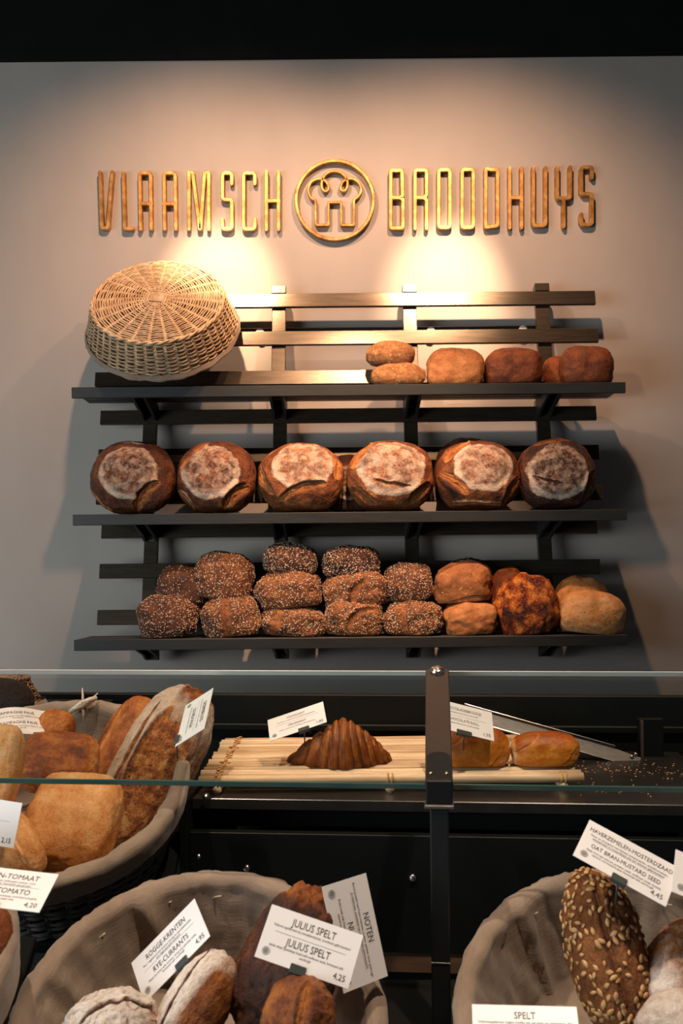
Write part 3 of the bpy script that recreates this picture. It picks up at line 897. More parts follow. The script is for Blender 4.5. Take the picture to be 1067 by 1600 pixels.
sl('dark seeded roll tilted at the left end of upper layer', (246, 330, 884, 944), 31, d=3.11, zbot=zz(946, 3.11), tone=0.32, ses=500, tilt=16, cuts=[dict(line=A((-0.95, -0.35), (-0.35, -0.55), 0.0), w=0.14, d=0.08, ear=0.04, tone=0.7)])
sl('plump seeded loaf on the split one, second in upper layer', (304, 398, 861, 932), 32, d=3.10, zbot=zz(934), tone=0.5, tilt=6)
sl('seeded loaf carrying a dark smaller one on its back', (398, 503, 888, 946), 33, d=3.08, zbot=zz(948), tone=0.55)
sl('dark seeded loaf on top of the pile left of centre', (411, 497, 847, 893), 34, d=3.095, zbot=zz(895, 3.095), tone=0.3, cuts=[dict(line=A((-0.8, -0.7), (0.8, -0.6), 0.0), w=0.08, d=0.05, ear=0.02, tone=0.7)])
sl('seeded loaf with a curled pale fold in the pile centre', (503, 606, 886, 950), 35, d=3.08, zbot=zz(950), tone=0.58, tilt=-8, cuts=[dict(line=A((0.0, -0.5), (0.5, 0.5), 0.2), w=0.16, d=0.10, ear=0.07, tone=0.68, burn=0.3)])
sl('very dark seeded loaf on top of the pile centre', (503, 595, 851, 900), 36, d=3.095, zbot=zz(902, 3.095), tone=0.25)
sl('dark-topped seeded loaf right of the pile centre', (598, 677, 878, 938), 37, d=3.09, zbot=zz(939), tone=0.45)
sl('smooth brown loaf with floury skin on the plain small one', (675, 769, 878, 942), 38, d=3.09, zbot=zz(942), mat='plain', tone=0.42, ses=60, pop=120, cuts=[dict(line=A((-0.7, -0.8), (0.9, -0.55), 0.08), w=0.07, d=0.06, ear=0.03, tone=0.6)])
sl('dark seeded loaf lying behind the smooth brown one', (697, 768, 871, 915), 39, d=3.115, depth=0.09, zbot=zz(930, 3.14), tone=0.2, ses=150)
sl('brown loaf half hidden behind the cheese crusted one', (764, 828, 884, 945), 40, d=3.115, depth=0.09, zbot=Z3, mat='brown', tone=0.6, ses=0, pop=0)
sl('golden flat loaf leaning behind the focaccia', (862, 953, 899, 970), 41, d=3.115, depth=0.09, zbot=Z3, mat='focaccia', tone=0.42, ses=0, pop=0)

# ------------------------------------------------------------------ baskets
def weave_basket(t, rr, rb, depth, mat, stakes=40, rows=16, strand=0.0030, base=True, base_rows=32, spokes=20, amp=0.004, rim_r=0.008):
    """open rim at z 0, base at -depth"""
    side = MB()
    n = stakes * 6
    th = np.linspace(0, 2 * PI, n, endpoint=False)
    for k in range(rows):
        u = (k + 0.6) / rows
        R = rb + (rr - rb) * u
        z = -depth * (1 - u)
        ph = PI * (k % 2)
        r_ = R + amp * np.cos(th * stakes / 2 + ph)
        zz_ = z + 0.0016 * np.sin(th * 7 + k * 1.7)
        side.tube(np.stack([r_ * np.cos(th), r_ * np.sin(th), zz_], 1), strand, True, 5)
    side.build('side_weave', mat, t, True, kind='stuff')
    st = MB()
    for k in range(stakes):
        a = 2 * PI * (k + 0.5) / stakes
        for da in (-0.010, 0.010):
            st.tube([(rb * math.cos(a + da), rb * math.sin(a + da), -depth), ((rr) * math.cos(a + da), (rr) * math.sin(a + da), 0)], strand * 0.9, False, 5)
    st.build('stakes', mat, t, True, kind='stuff')
    rim = MB()
    for j in range(2):
        th2 = np.linspace(0, 2 * PI, 120, endpoint=False)
        r_ = rr + 0.45 * rim_r * np.cos(th2 * 20 + PI * j)
        rim.tube(np.stack([r_ * np.cos(th2), r_ * np.sin(th2), 0.45 * rim_r * np.sin(th2 * 20 + PI * j)], 1), rim_r * 0.6, True, 6)
    # border around the base
        r_ = rb + 0.003 * np.cos(th2 * 20 + PI * j)
        rim.tube(np.stack([r_ * np.cos(th2), r_ * np.sin(th2), -depth - 0.001 + 0.003 * np.sin(th2 * 20 + PI * j)], 1), 0.0042, True, 6)
    rim.build('rim', mat, t, True)
    if base:
        bs = MB()
        ns = spokes * 8
        th = np.linspace(0, 2 * PI, ns, endpoint=False)
        for k in range(base_rows):
            R = 0.030 + (rb - 0.036) * k / (base_rows - 1)
            dome = 0.012 * (1 - (R / rb) ** 2)
            aa = min(0.0042, 0.0015 + R * 0.03)
            z = -depth - 0.001 - dome + aa * np.cos(th * spokes / 2 + PI * (k % 2))
            r_ = R + 0.0012 * np.sin(th * 9 + k)
            bs.tube(np.stack([r_ * np.cos(th), r_ * np.sin(th), z], 1), 0.0023, True, 5)
        bs.build('base_weave', mat, t, True, kind='stuff')
        sp = MB()
        for k in range(spokes):
            a = 2 * PI * (k + 0.5) / spokes
            for da in (-0.0022, 0.0022):
                pts = []
                for R in np.linspace(0.008, rb, 8):
                    pts.append((R * math.cos(a) - da * math.sin(a), R * math.sin(a) + da * math.cos(a), -depth - 0.001 - 0.012 * (1 - (R / rb) ** 2)))
                sp.tube(pts, 0.0019, False, 5)
        sp.build('spokes', mat, t, True, kind='stuff')
        kn = MB()
        for k in range(6):
            o_ = -0.017 + 0.0068 * k
            kn.tube([(-0.026, o_, -depth - 0.010), (-0.02, o_, -depth - 0.0165), (0.02, o_, -depth - 0.0165), (0.026, o_, -depth - 0.010)], 0.0034, False, 6)
        for sx in (-1, 1):
            kn.tube([(sx * 0.027, -0.024, -depth - 0.009), (sx * 0.027, -0.018, -depth - 0.016), (sx * 0.027, 0.018, -depth - 0.016), (sx * 0.027, 0.024, -depth - 0.009)], 0.0034, False, 6)
        kn.build('centre_knot', mat, t, True)

def lining(t, rr, rb, depth, seed=0, roll=0.013, drop=0.045, pleats=(), mat=None, inner=0.88):
    """cloth hung inside the basket and folded over its rim"""
    NT, prof = 160, []
    for u in np.linspace(0, 1, 7):                        # outside hem, from below up
        prof.append((rr + roll * 1.15 - 0.012 * (1 - u) * 0.6, -drop * (1 - u), 0.4))
    for a in np.linspace(0, PI, 9)[1:]:                   # over the rim
        prof.append((rr + roll * 1.15 * math.cos(a), roll * math.sin(a), 0.7))
    for u in np.linspace(0, 1, 22)[1:]:                   # inner wall
        prof.append((rr - roll * 1.15 + (rb * inner - rr + roll) * u, -depth * inner * u ** 0.95, 0.6 + 1.2 * u * (1 - u)))
    for u in np.linspace(0, 1, 6)[1:]:
        prof.append((rb * inner * (1 - u) + 0.001, -depth * inner - 0.002, 0.5))
    pr = np.array(prof)
    th = np.linspace(0, 2 * PI, NT, endpoint=False)
    R = np.repeat(pr[:, 0][:, None], NT, 1); Z = np.repeat(pr[:, 1][:, None], NT, 1); W = np.repeat(pr[:, 2][:, None], NT, 1)
    TH = np.repeat(th[None, :], len(pr), 0)
    arcl = np.concatenate([[0], np.cumsum(np.hypot(np.diff(pr[:, 0]), np.diff(pr[:, 1])))])
    S = np.repeat(arcl[:, None], NT, 1)
    pt = np.stack([np.cos(TH) * 5 + seed * 3.1, np.sin(TH) * 5, S * 16], 2).reshape(-1, 3)
    nz = fbm(pt, 3).reshape(R.shape)
    fine = noise(np.stack([np.cos(TH) * 22, np.sin(TH) * 22 + seed, S * 26], 2).reshape(-1, 3)).reshape(R.shape)
    puck = np.sin(TH * 30 + 4 * nz + seed)
    disp = 0.0038 * nz * W + 0.0014 * fine + 0.0015 * puck * (W > 0.65)
    for (a0, wd, ht, skew) in pleats:
        da = (TH - math.radians(a0) + skew * (S - 0.09) + PI) % (2 * PI) - PI
        x = da * rr / wd
        on = smooth(0.06, 0.10, S)
        disp = disp + ht * on * np.where(x < 0, np.exp(-(x * 1.2) ** 2), np.exp(-(x * 5) ** 2))
    R = R - disp * np.where(S > 0.055, 1, -1)
    vs_ = np.stack([R * np.cos(TH), R * np.sin(TH), Z + 0.002 * nz], 2).reshape(-1, 3)
    fs = []
    for i in range(len(pr) - 1):
        for k in range(NT):
            l = (k + 1) % NT
            fs.append((i * NT + k, i * NT + l, (i + 1) * NT + l, (i + 1) * NT + k))
    return put('lining', mesh('lining', vs_, fs, mat or M['linen'], True), t)

def stitch(t, rr, angs):
    for a0 in angs:
        a = math.radians(a0)
        pts = []
        for u in np.linspace(-1, 1, 7):
            aa = a + u * 0.09
            r_ = rr - 0.018 - 0.004 * u * u
            pts.append((r_ * math.cos(aa), r_ * math.sin(aa), -0.016 - 0.012 * u))
        MB().tube(pts, 0.0009, False, 5).build('stitch', M['thread'], t, True)

# upturned wicker basket on the top tier
def upturned():
    rr, rb, dep, tilt = 0.236, 0.198, 0.105, 50
    # rim plane leaning back; base towards viewer and up
    low = Vector((P(243, 600, 2.97).x, 2.95, Z1 + 0.012))
    up = Vector((0, math.cos(math.radians(tilt)), math.sin(math.radians(tilt))))
    nrm = Vector((0, -math.sin(math.radians(tilt)), math.cos(math.radians(tilt))))
    c = low + up * rr
    # local -Z = nrm (base direction)
    z = -nrm; x = Vector((1, 0, 0)); y = z.cross(x)
    m = Matrix(((x.x, y.x, z.x, c.x), (x.y, y.y, z.y, c.y), (x.z, y.z, z.z, c.z), (0, 0, 0, 1))) @ RZ(9)
    t = thing('wicker_basket', 'pale round wicker basket lying upside down on the top shelf', 'basket', m)
    weave_basket(t, rr - 0.006, rb, dep, M['wicker'], stakes=44, rows=19, strand=0.0029, base_rows=42, spokes=24, amp=0.0042)
    lining(t, rr - 0.004, rb * 0.93, dep * 0.9, seed=5, roll=0.008, drop=0.012, mat=M['linen'])
upturned()

# ------------------------------------------------------------------ counter
YAW = -5.0
cm = T((0, 1.9, CZ)) @ RZ(YAW)
counter = thing('bakery_counter', 'black bakery display counter below the bread rack', 'counter', T((0, 1.9, 0)) @ RZ(YAW))
def CB(name, lo, hi, mat, b=0.0015, m=None, parent=None):
    """box in counter space: x, distance from camera, height relative to the eye"""
    mb_ = MB()
    lo2 = (lo[0], lo[1] - 1.9, lo[2] + CZ); hi2 = (hi[0], hi[1] - 1.9, hi[2] + CZ)
    mb_.bbox(lo2, hi2, b, m)
    return mb_.build(name, mat, parent or counter)
CB('top_board', (-0.27, 1.795, -0.505), (0.70, 2.22, -0.485), M['counter_top'])
CB('fascia', (-0.27, 1.83, -0.545), (1.3, 1.85, -0.5055), M['counter'])
pnl = CB('front_panel', (-0.27, 1.775, -0.748), (1.3, 1.795, -0.541), M['counter'], 0.001)
CB('wood_rail', (-0.27, 1.778, -0.785), (1.3, 1.80, -0.7485), M['plank'], 0.001)
CB('kick_panel', (-1.4, 1.82, -1.55), (1.3, 1.84, -0.7855), M['counter'])
CB('side_panel', (-0.285, 1.76, -1.0), (-0.2705, 2.22, -0.478), M['counter'])
CB('rear_board', (-1.4, 2.262, -1.0), (1.4, 2.285, -0.372), M['counter'], 0.002)
CB('rear_rail', (-1.4, 2.247, -0.452), (1.4, 2.2615, -0.437), M['counter'], 0.002)
CB('rear_ledge', (0.72, 1.80, -0.60), (1.4, 2.245, -0.585), M['counter'], 0.002)
cinv = (T((0, 1.9, 0)) @ RZ(YAW)).inverted()
for px, py in ((383, 1361), (645, 1368)):
    q = P(px, py, 1.775)
    ql = cinv @ q
    # project to the panel's front face
    MB().lathe([(0.0, 0), (0.0072, 0), (0.0068, 0.003), (0.004, 0.0055), (0.0, 0.006)], 16, T((ql.x, 1.775 - 1.9, ql.z)) @ RX(90)).build('screw', M['chrome'], counter, True)
for px, py in ((317, 1250), (305, 1345)):
    q = P(px, py, 1.775); ql = cinv @ q
    MB().lathe([(0.0, 0), (0.005, 0), (0.005, 0.010), (0.0, 0.011)], 12, T((ql.x, 1.785 - 1.9, ql.z)) @ RX(90)).build('bolt', M['chrome'], counter, True)

def deck(name, c, tilt, x0, x1, back, front):
    m = T((0, c[0] - 1.9, c[1] + CZ)) @ RX(tilt)
    MB().bbox((x0, -front, -0.02), (x1, back, 0), 0.002, m).build(name, M['counter'], counter)

def basket_at(label, X, d, z, tilt, rr, rb, depth, wmat, seed, pleats=(), yaw=0, rows=12, stakes=36, stitches=(), base=False, roll=0.013, drop=0.045, group='linen-lined baskets on the counter'):
    m = T((X, d, CZ + z)) @ RX(tilt) @ RZ(yaw)
    t = thing('bread_basket', label, 'basket', m, group)
    weave_basket(t, rr, rb, depth, wmat, stakes=stakes, rows=rows, strand=0.0042, base=base, amp=0.005)
    MB().lathe([(0.0, 0), (rb, 0), (rb, 0.006), (0.0, 0.006)], 40, T((0, 0, -depth - 0.005))).build('base_disc', wmat, t)
    lining(t, rr, rb, depth, seed=seed, pleats=pleats, roll=roll, drop=drop)
    stitch(t, rr, stitches)
    return t
b1 = basket_at('large linen-lined dark basket full of ciabattas, left of the croissant tray', -0.520, 1.725, -0.4385, 25.3, 0.236, 0.19, 0.15, M['wicker_dark'], 1, rows=18, stakes=40, drop=0.035, pleats=((60, 0.03, 0.006, 0.4),))
b2 = basket_at('linen-lined basket holding the floured rye loaves at the bottom', -0.188, 1.25, -0.625, 32, 0.226, 0.175, 0.125, M['wicker_dark'], 2, pleats=((118, 0.030, 0.020, 0.8), (68, 0.02, 0.006, -0.3), (160, 0.03, 0.008, 0.3)), stitches=(112, 92, 66, 140))
b3 = basket_at('linen-lined basket holding the oat bran loaf at lower right', 0.376, 1.25, -0.628, 32, 0.226, 0.175, 0.125, M['wicker_dark'], 3, pleats=((128, 0.022, 0.012, 0.2), (72, 0.02, 0.004, -0.3)), stitches=(126, 70))
b4 = basket_at('linen-lined basket cut off lower left corner', -0.620, 1.20, -0.520, 30, 0.200, 0.16, 0.12, M['wicker_dark'], 4, roll=0.015, drop=0.06)
# fabric knot on the rim of the large basket
kq = b1.matrix_world.inverted()
kc = P(132, 1101, 1.925)
mbk = MB()
rs = np.random.RandomState(4)
for k in range(4):
    a = k * 0.8
    c = kc + Vector((-0.008 + 0.005 * k, -0.012, -0.004 + 0.004 * k))
    mbk.tube([kq @ (c + Vector((-0.018, 0.004, -0.008))), kq @ (c + Vector((-0.006, -0.006, 0.0))), kq @ (c + Vector((0.008, -0.006, 0.005))), kq @ (c + Vector((0.018, 0.004, 0.006)))], 0.0042, False, 6)
for e in ((-0.004, 0, 0.032), (0.026, 0, 0.022), (-0.022, 0, -0.018), (0.0, -0.01, -0.03)):
    mbk.tube([kq @ (kc + Vector((0, -0.012, 0))), kq @ (kc + Vector(e) * 0.6 + Vector((0.002, -0.01, 0))), kq @ (kc + Vector(e))], [0.003, 0.0022, 0.001], False, 5)
mbk.build('cord_knot', M['thread'], b1, True)

def deck_for(b, depth, name, x0, x1, back, front):
    q = b.matrix_world @ Vector((0, 0, -depth - 0.0055))
    m = cinv @ T(q) @ b.matrix_world.to_3x3().to_4x4()
    MB().bbox((x0, -front, -0.02), (x1, back, 0), 0.002, m).build(name, M['black'], counter)
deck_for(b2, 0.125, 'lower_deck', -0.75, 1.0, 0.155, 0.25)
deck_for(b1, 0.15, 'upper_deck', -0.6, 0.22, 0.2, 0.2)
deck_for(b4, 0.12, 'corner_deck', -0.2, 0.19, 0.14, 0.2)

# small basket and black loaf at the left edge, behind
def small_basket():
    c = P(20, 1106, 2.12)
    m = T(c) @ RX(-12) @ RY(0)
    t = thing('bread_basket', 'small brown wicker basket with a cloth hem, turned over behind the black loaf', 'basket', T(P(-8, 1103, 2.16)) @ RX(178))
    weave_basket(t, 0.100, 0.068, 0.058, M['wicker_brown'], stakes=26, rows=16, strand=0.0022, base=True, base_rows=14, spokes=14, amp=0.002, rim_r=0.006)
    lining(t, 0.100, 0.07, 0.05, seed=9, roll=0.010, drop=0.012)
small_basket()
sbz = P(0, 1108, 2.12).z
# shelf that carries them
CB('side_ledge', (-1.4, 1.99, sbz - CZ - 0.032), (-0.56, 2.245, sbz - CZ - 0.010), M['counter'])
bread('black_loaf', 'black seeded loaf end at the far left edge', 'bread', P(-12, 1092, 2.02), (0.17, 0.11, 0.085), 'blackloaf', seed=51, p=2.2, N=36, tone=0.45)

# ------------------------------------------------------------------ counter breads
def cbread(label, px, py, d, dims, theta, lean, mat, name='bread_loaf', cat='bread', group='loaves in the counter baskets', **kw):
    kw.setdefault('N', 44)
    return bread(name, label, cat, P(px, py, d), dims, mat, theta=theta, lean=lean, group=group, **kw)
def px2m(n, d): return n * d / F
# basket 1
cbread('big rustic loaf with floury ridges standing in the ciabatta basket', 243, 1192, 1.80, (px2m(275, 1.80), px2m(128, 1.8), 0.10), 67, 28, 'country', seed=61, p=(2.4, 2.6, 2.2), N=64, amp=0.06, fine=0.03,
       tone=lambda b: 0.55 - 0.1 * b[:, 0],
       flour=lambda b: np.clip(0.85 * smooth(0.30, 0.6, b[:, 1] + 0.25 * b[:, 0]) + 0.7 * np.exp(-((b[:, 0] - 0.68) / 0.22) ** 2) + 0.4 * smooth(-0.45, -0.8, b[:, 1]), 0, 0.85) * (b[:, 2] > -0.2),
       cuts=[dict(line=A((-0.55, 0.10), (0.62, 0.10), 0.12), w=0.16, d=0.03, ear=0.10, side=1, tone=0.6, flour=0.5, burn=0.2, rib=2),
             dict(line=A((-0.8, 0.55), (0.7, 0.55), 0.02), w=0.06, d=0.05, ear=0.03, side=1, tone=0.5, flour=0.6)])
cbread('crusty brown loaf with a dark torn edge left of the rustic one', 198, 1165, 1.88, (px2m(165, 1.88), px2m(85, 1.88), 0.08), 66, 25, 'ciabatta_dark', seed=62, p=2.8, tone=0.55,
       cuts=[dict(line=A((-0.8, 0.55), (0.6, 0.62), 0.05), w=0.10, d=0.08, ear=0.06, side=1, tone=0.75, burn=0.5)], flour=lambda b: 0.25 * smooth(0.5, 0.9, b[:, 1]))
cbread('pale golden ciabatta lying frontmost in the ciabatta basket', 112, 1282, 1.62, (px2m(160, 1.62), px2m(150, 1.62), 0.075), 82, 38, 'ciabatta', seed=63, p=(3.2, 3.2, 2.4), amp=0.07, tone=lambda b: 0.66 - 0.18 * smooth(0.2, -0.9, b[:, 0]) - 0.15 * np.abs(b[:, 1]), flour=lambda b: 0.22 * smooth(0.0, 1.0, b[:, 0]))
cbread('dark baked ciabatta behind the pale golden one', 92, 1190, 1.74, (px2m(125, 1.74), px2m(100, 1.74), 0.07), -3, 34, 'ciabatta_dark', seed=64, p=(3.6, 3.2, 2.4), amp=0.05, tone=lambda b: 0.42 + 0.35 * smooth(0.75, 0.95, b[:, 0]))
cbread('brown ciabatta end showing behind its folded price card', 84, 1142, 1.84, (px2m(70, 1.84), px2m(56, 1.84), 0.06), 75, 30, 'ciabatta_dark', seed=65, p=2.8, tone=0.6)
cbread('pale upright ciabatta at the left picture edge', -2, 1205, 1.62, (px2m(150, 1.62), px2m(66, 1.62), 0.06), 86, 22, 'ciabatta', seed=66, p=2.8, amp=0.06, tone=0.72, flour=lambda b: 0.3 * smooth(0.2, 0.9, b[:, 0]))
cbread('golden split roll at the lower left of the ciabatta basket', 18, 1318, 1.55, (px2m(140, 1.55), px2m(80, 1.55), 0.065), -52, 36, 'ciabatta', seed=67, p=2.5, amp=0.05, tone=0.58,
       cuts=[dict(line=A((-0.7, 0.25), (0.75, 0.1), 0.06), w=0.10, d=0.05, ear=0.05, side=-1, tone=0.8, flour=0.4, burn=0.1)])
# basket 4 corner
cbread('brown loaf at the lower left corner basket', -28, 1478, 1.22, (px2m(130, 1.22), px2m(92, 1.22), 0.07), 88, 40, 'brown', seed=68, p=2.3, tone=0.55)
# basket 2
cbread('flour-covered cracked rye loaf at the bottom edge', 172, 1622, 1.17, (px2m(170, 1.17), px2m(165, 1.17), 0.10), 10, 45, 'rye', seed=71, p=2.1, N=60, amp=0.08, fine=0.05, tone=0.45,
       flour=lambda b: 0.85 - 0.75 * smooth(0.0, 0.14, 0.09 - np.abs(fbm(b * 2.4 + 5, 2))) - 0.5 * smooth(0.5, 1.0, b[:, 0] - b[:, 1] * 0.3),
       cuts=[dict(line=A((-0.45, 0.15), (0.35, 0.40), 0.12), w=0.06, d=0.08, ear=0.03, tone=0.25, burn=0.1), dict(line=A((0.3, 0.42), (0.85, 0.2), 0.1), w=0.05, d=0.07, ear=0.03, tone=0.25, burn=0.1)])
cbread('oval currant loaf with two floury stripes beside the cracked rye', 303, 1575, 1.20, (px2m(190, 1.2), px2m(100, 1.2), 0.085), 62, 40, 'rye', seed=72, p=2.3, N=60, amp=0.05, fine=0.03, tone=0.6,
       flour=lambda b: np.clip(0.95 * smooth(-0.30, 0.25, b[:, 1] + 0.12 * b[:, 0]) + 0.5 * np.exp(-((b[:, 0] - 0.8) / 0.25) ** 2), 0, 0.95) * (b[:, 2] > -0.3),
       cuts=[dict(line=A((-0.95, 0.38), (0.85, 0.42), 0.03), w=0.06, d=0.08, ear=0.02, tone=0.2, burn=0.1)])
cbread('large dark brown loaf under the white spelt card', 447, 1510, 1.25, (px2m(268, 1.25), px2m(165, 1.25), 0.11), 74, 34, 'julius', seed=73, p=2.2, N=60, amp=0.10, fine=0.06,
       tone=lambda b: 0.36 + 0.34 * smooth(0.5, 0.95, b[:, 0]), shape=lambda q: np.stack([q[:, 0], q[:, 1] * (1.0 - 0.22 * smooth(-0.2, 1.0, q[:, 0])), q[:, 2]], 1))
cbread('reddish brown loaf in front of the large dark one', 466, 1592, 1.12, (px2m(135, 1.12), px2m(118, 1.12), 0.085), 78, 42, 'julius', seed=74, p=2.2, N=56, amp=0.05, fine=0.04, tone=0.66,
       cuts=[dict(line=A((-0.8, -0.25), (0.7, -0.2), 0.05), w=0.16, d=0.04, ear=0.04, tone=0.85, rib=2)], flour=lambda b: 0.18 * smooth(0.2, 0.9, b[:, 1]))
# basket 3
so, sq, sbare, sme = cbread('long loaf crusted with pumpkin seeds standing in the right basket', 950, 1487, 1.24, (px2m(256, 1.24), px2m(122, 1.24), 0.095), 98, 30, 'seedloaf', seed=75, p=2.25, N=60, amp=0.05, fine=0.04, tone=0.62,
       cuts=[dict(line=A((-0.75, 0.0), (0.75, 0.05), 0.06), w=0.16, d=0.05, ear=0.03, tone=0.55, rib=2, burn=0.2)])
rs = np.random.RandomState(11)
def seed_mesh(a, b, c):
    mb_ = MB()
    prof = [(0.02, -1.0), (0.55, -0.75), (0.95, -0.1), (0.75, 0.5), (0.3, 0.9), (0.02, 1.0)]
    mb_.lathe(prof, 7)
    return mesh('seed', [(v[2] * a, v[0] * b, v[1] * c) for v in mb_.v], mb_.f, M['pumpkin'], True)
SM = [seed_mesh(0.0056, 0.0034, 0.0017), seed_mesh(0.0042, 0.0030, 0.0016)]
nr = np.array([v.normal[:] for v in sme.vertices])
ok = np.where((sq[:, 2] > -0.03))[0]
placed = []
tries = 0
while len(placed) < 290 and tries < 6000:
    tries += 1
    i = rs.choice(ok)
    if sbare[i] > 0.5 and rs.rand() < 0.65:
        continue
    if any(((sq[i] - r_) ** 2).sum() < 0.0062 ** 2 for r_ in placed):
        continue
    placed.append(sq[i])
    n_ = Vector(nr[i]); a = n_.cross(Vector(rs.normal(size=3))).normalized(); b_ = n_.cross(a)
    c = Vector(sq[i]) + n_ * 0.0010
    m = Matrix(((a.x, b_.x, n_.x, c.x), (a.y, b_.y, n_.y, c.y), (a.z, b_.z, n_.z, c.z), (0, 0, 0, 1))) @ Matrix.Scale(rs.uniform(0.8, 1.15), 4)
    put('seed', SM[rs.randint(2)], so, m)
cbread('brown loaf with floury slash at the right picture edge', 1062, 1530, 1.22, (px2m(200, 1.22), px2m(120, 1.22), 0.09), 62, 36, 'rye', seed=76, p=2.3, tone=0.68, flour=lambda b: 0.32 + 0.6 * np.exp(-((b[:, 0] + 0.35) / 0.3) ** 2) * smooth(-0.2, 0.4, b[:, 1]))
cbread('flour-dusted pale roll in the lower right corner', 1058, 1604, 1.12, (px2m(130, 1.12), px2m(108, 1.12), 0.075), 20, 45, 'rye', seed=77, p=2.2, tone=0.72, flour=lambda b: 0.62 + 0.3 * b[:, 2])

# ------------------------------------------------------------------ bamboo tray with pastries
TZ = -0.452
def tray():
    t = thing('bamboo_tray', 'flat bamboo stick tray holding the pastries', 'tray', T((0, 1.85, CZ + TZ)))
    x0, x1 = -0.270, 0.442
    n = 15
    rs = np.random.RandomState(3)
    ds = [0.0] + [0.0255 + 0.0225 * k for k in range(n)]
    for k, dd in enumerate(ds):
        r = 0.0095 if k == 0 else 0.0076 + rs.uniform(-0.0008, 0.0008)
        xa, xb = x0 + rs.uniform(-0.004, 0.004) + dd * 0.02, x1 + rs.uniform(-0.005, 0.005)
        pts = [(xa + (xb - xa) * u, dd + 0.0015 * math.sin(u * 5 + k), -r + 0.001 * math.sin(3 * u + k * 2)) for u in np.linspace(0, 1, 9)]
        MB().tube(pts, r, False, 10).build('bamboo_stick', M[('bamboo_c', 'bamboo_b', 'bamboo', 'bamboo_b')[(k * 7 // 3) % 4] if k else 'bamboo'], t, True)
    L_ = ds[-1]
    for xx in (x0 + 0.035, 0.085, x1 - 0.035):
        MB().tube([(xx, -0.008, -0.025), (xx, L_ + 0.008, -0.025)], 0.0085, False, 8).build('crossbar', M['bamboo'], t, True)
        lb = MB()
        if xx < 0:
            pts = []
            for k, dd in enumerate(ds):
                for s, zz_ in ((-0.007, 0.0002), (0.0, 0.0012), (0.007, 0.0002)):
                    pts.append((xx + 0.003 * math.sin(k * 2.1) + s * 0.5 + dd * 0.02, dd + s, zz_))
            lb.tube(pts, 0.0016, False, 5)
            lb.tube([(p[0] + 0.004 * (-1) ** i, p[1], p[2] + 0.0003) for i, p in enumerate(pts)], 0.0013, False, 5)
        for s in (-0.004, 0.004):
            lb.tube([(xx + s + 0.0105 * math.sin(a) * 0.1, 0.0 - 0.0105 * math.cos(a), -0.0095 + 0.0105 * math.sin(a)) for a in np.linspace(-2.0, 2.2, 12)], 0.0018, False, 5)
        lb.build('lashing', M['lashing'], t, True)
    return t
tray()
TT = CZ + TZ + 0.001      # top of the sticks

def croissant():
    # built as a stack of overlapping wraps along X
    nx, na = 150, 40
    L_ = px2m(168, 1.93); H = 0.090; Wd = 0.085
    us = np.linspace(-1, 1, nx)
    an = np.linspace(0, 2 * PI, na, endpoint=False)
    U, AN = np.meshgrid(us, an, indexing='ij')
    steps = np.array([-0.98, -0.74, -0.50, -0.33, -0.13, 0.12, 0.28, 0.46, 0.62, 0.76, 0.88])
    Uc = U - 0.10 * (1 - U * U)
    env = np.clip(1 - np.abs(Uc) ** 1.25, 0, 1) ** 0.85
    def envf(x): return np.clip(1 - np.abs(x) ** 1.25, 0, 1) ** 0.85
    edges = np.array([-1.25, -0.90, -0.66, -0.45, -0.27, -0.11, 0.13, 0.29, 0.45, 0.60, 0.74, 0.87, 1.2])
    Us = U - 0.10 * (1 - U * U) - 0.085 * np.sin(AN + 0.25) * np.tanh(U * 5) * -1
    k = np.clip(np.searchsorted(edges, Us) - 1, 0, len(edges) - 2)
    lo_, hi_ = edges[k], edges[k + 1]
    tt_ = np.clip((Us - lo_) / (hi_ - lo_), 0, 1)
    inner = np.where(hi_ <= 0.0, hi_, np.where(lo_ >= 0.0, lo_, 0.0))      # edge nearer the middle
    bul = np.sin(PI * tt_) ** 0.6
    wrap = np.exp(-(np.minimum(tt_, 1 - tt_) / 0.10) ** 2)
    r = 0.42 * envf(Uc) + 0.50 * envf(inner * 0.5 + Uc * 0.5) + (0.05 + 0.07 * envf(Uc)) * bul
    r *= np.clip((1 - np.abs(U)) / 0.05, 0, 1) ** 0.5 * 1.0
    nz = fbm(np.stack([U * 3, np.cos(AN), np.sin(AN)], 2).reshape(-1, 3) * 2, 3).reshape(U.shape)
    lam = np.sin(U * 120 + 6 * np.sin(AN) + 5 * nz)
    r = r * (1 + 0.09 * nz) + 0.005 * lam * env
    Y = r * np.cos(AN) * Wd / 2
    Zc = r * np.sin(AN)
    Zc = np.where(Zc < -0.55 * env - 0.02, -0.55 * env - 0.02 + (Zc + 0.55 * env + 0.02) * 0.1, Zc)
    Z = Zc + 0.55 * env
    Z = Z / Z.max() * H
    Y = Y + 0.030 * U ** 2                                  # gentle crescent
    vs_ = np.stack([U * L_ / 2, Y, Z], 2).reshape(-1, 3)
    fs = []
    for i in range(nx - 1):
        for k in range(na):
            l = (k + 1) % na
            fs.append((i * na + k, (i + 1) * na + k, (i + 1) * na + l, i * na + l))
    fs.append(tuple(range(na))); fs.append(tuple((nx - 1) * na + k for k in range(na))[::-1])
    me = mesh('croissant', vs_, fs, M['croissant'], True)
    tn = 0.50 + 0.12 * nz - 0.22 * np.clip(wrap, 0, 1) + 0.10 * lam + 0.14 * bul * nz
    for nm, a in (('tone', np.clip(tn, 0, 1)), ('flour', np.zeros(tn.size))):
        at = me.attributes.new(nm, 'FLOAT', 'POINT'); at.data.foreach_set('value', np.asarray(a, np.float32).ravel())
    o = put('croissant', me)
    q = P(530, 1193, 1.925)
    o.location = (q.x, 1.925, TT)
    tag(o, 'glossy brown croissant on the bamboo tray', 'croissant')
croissant()

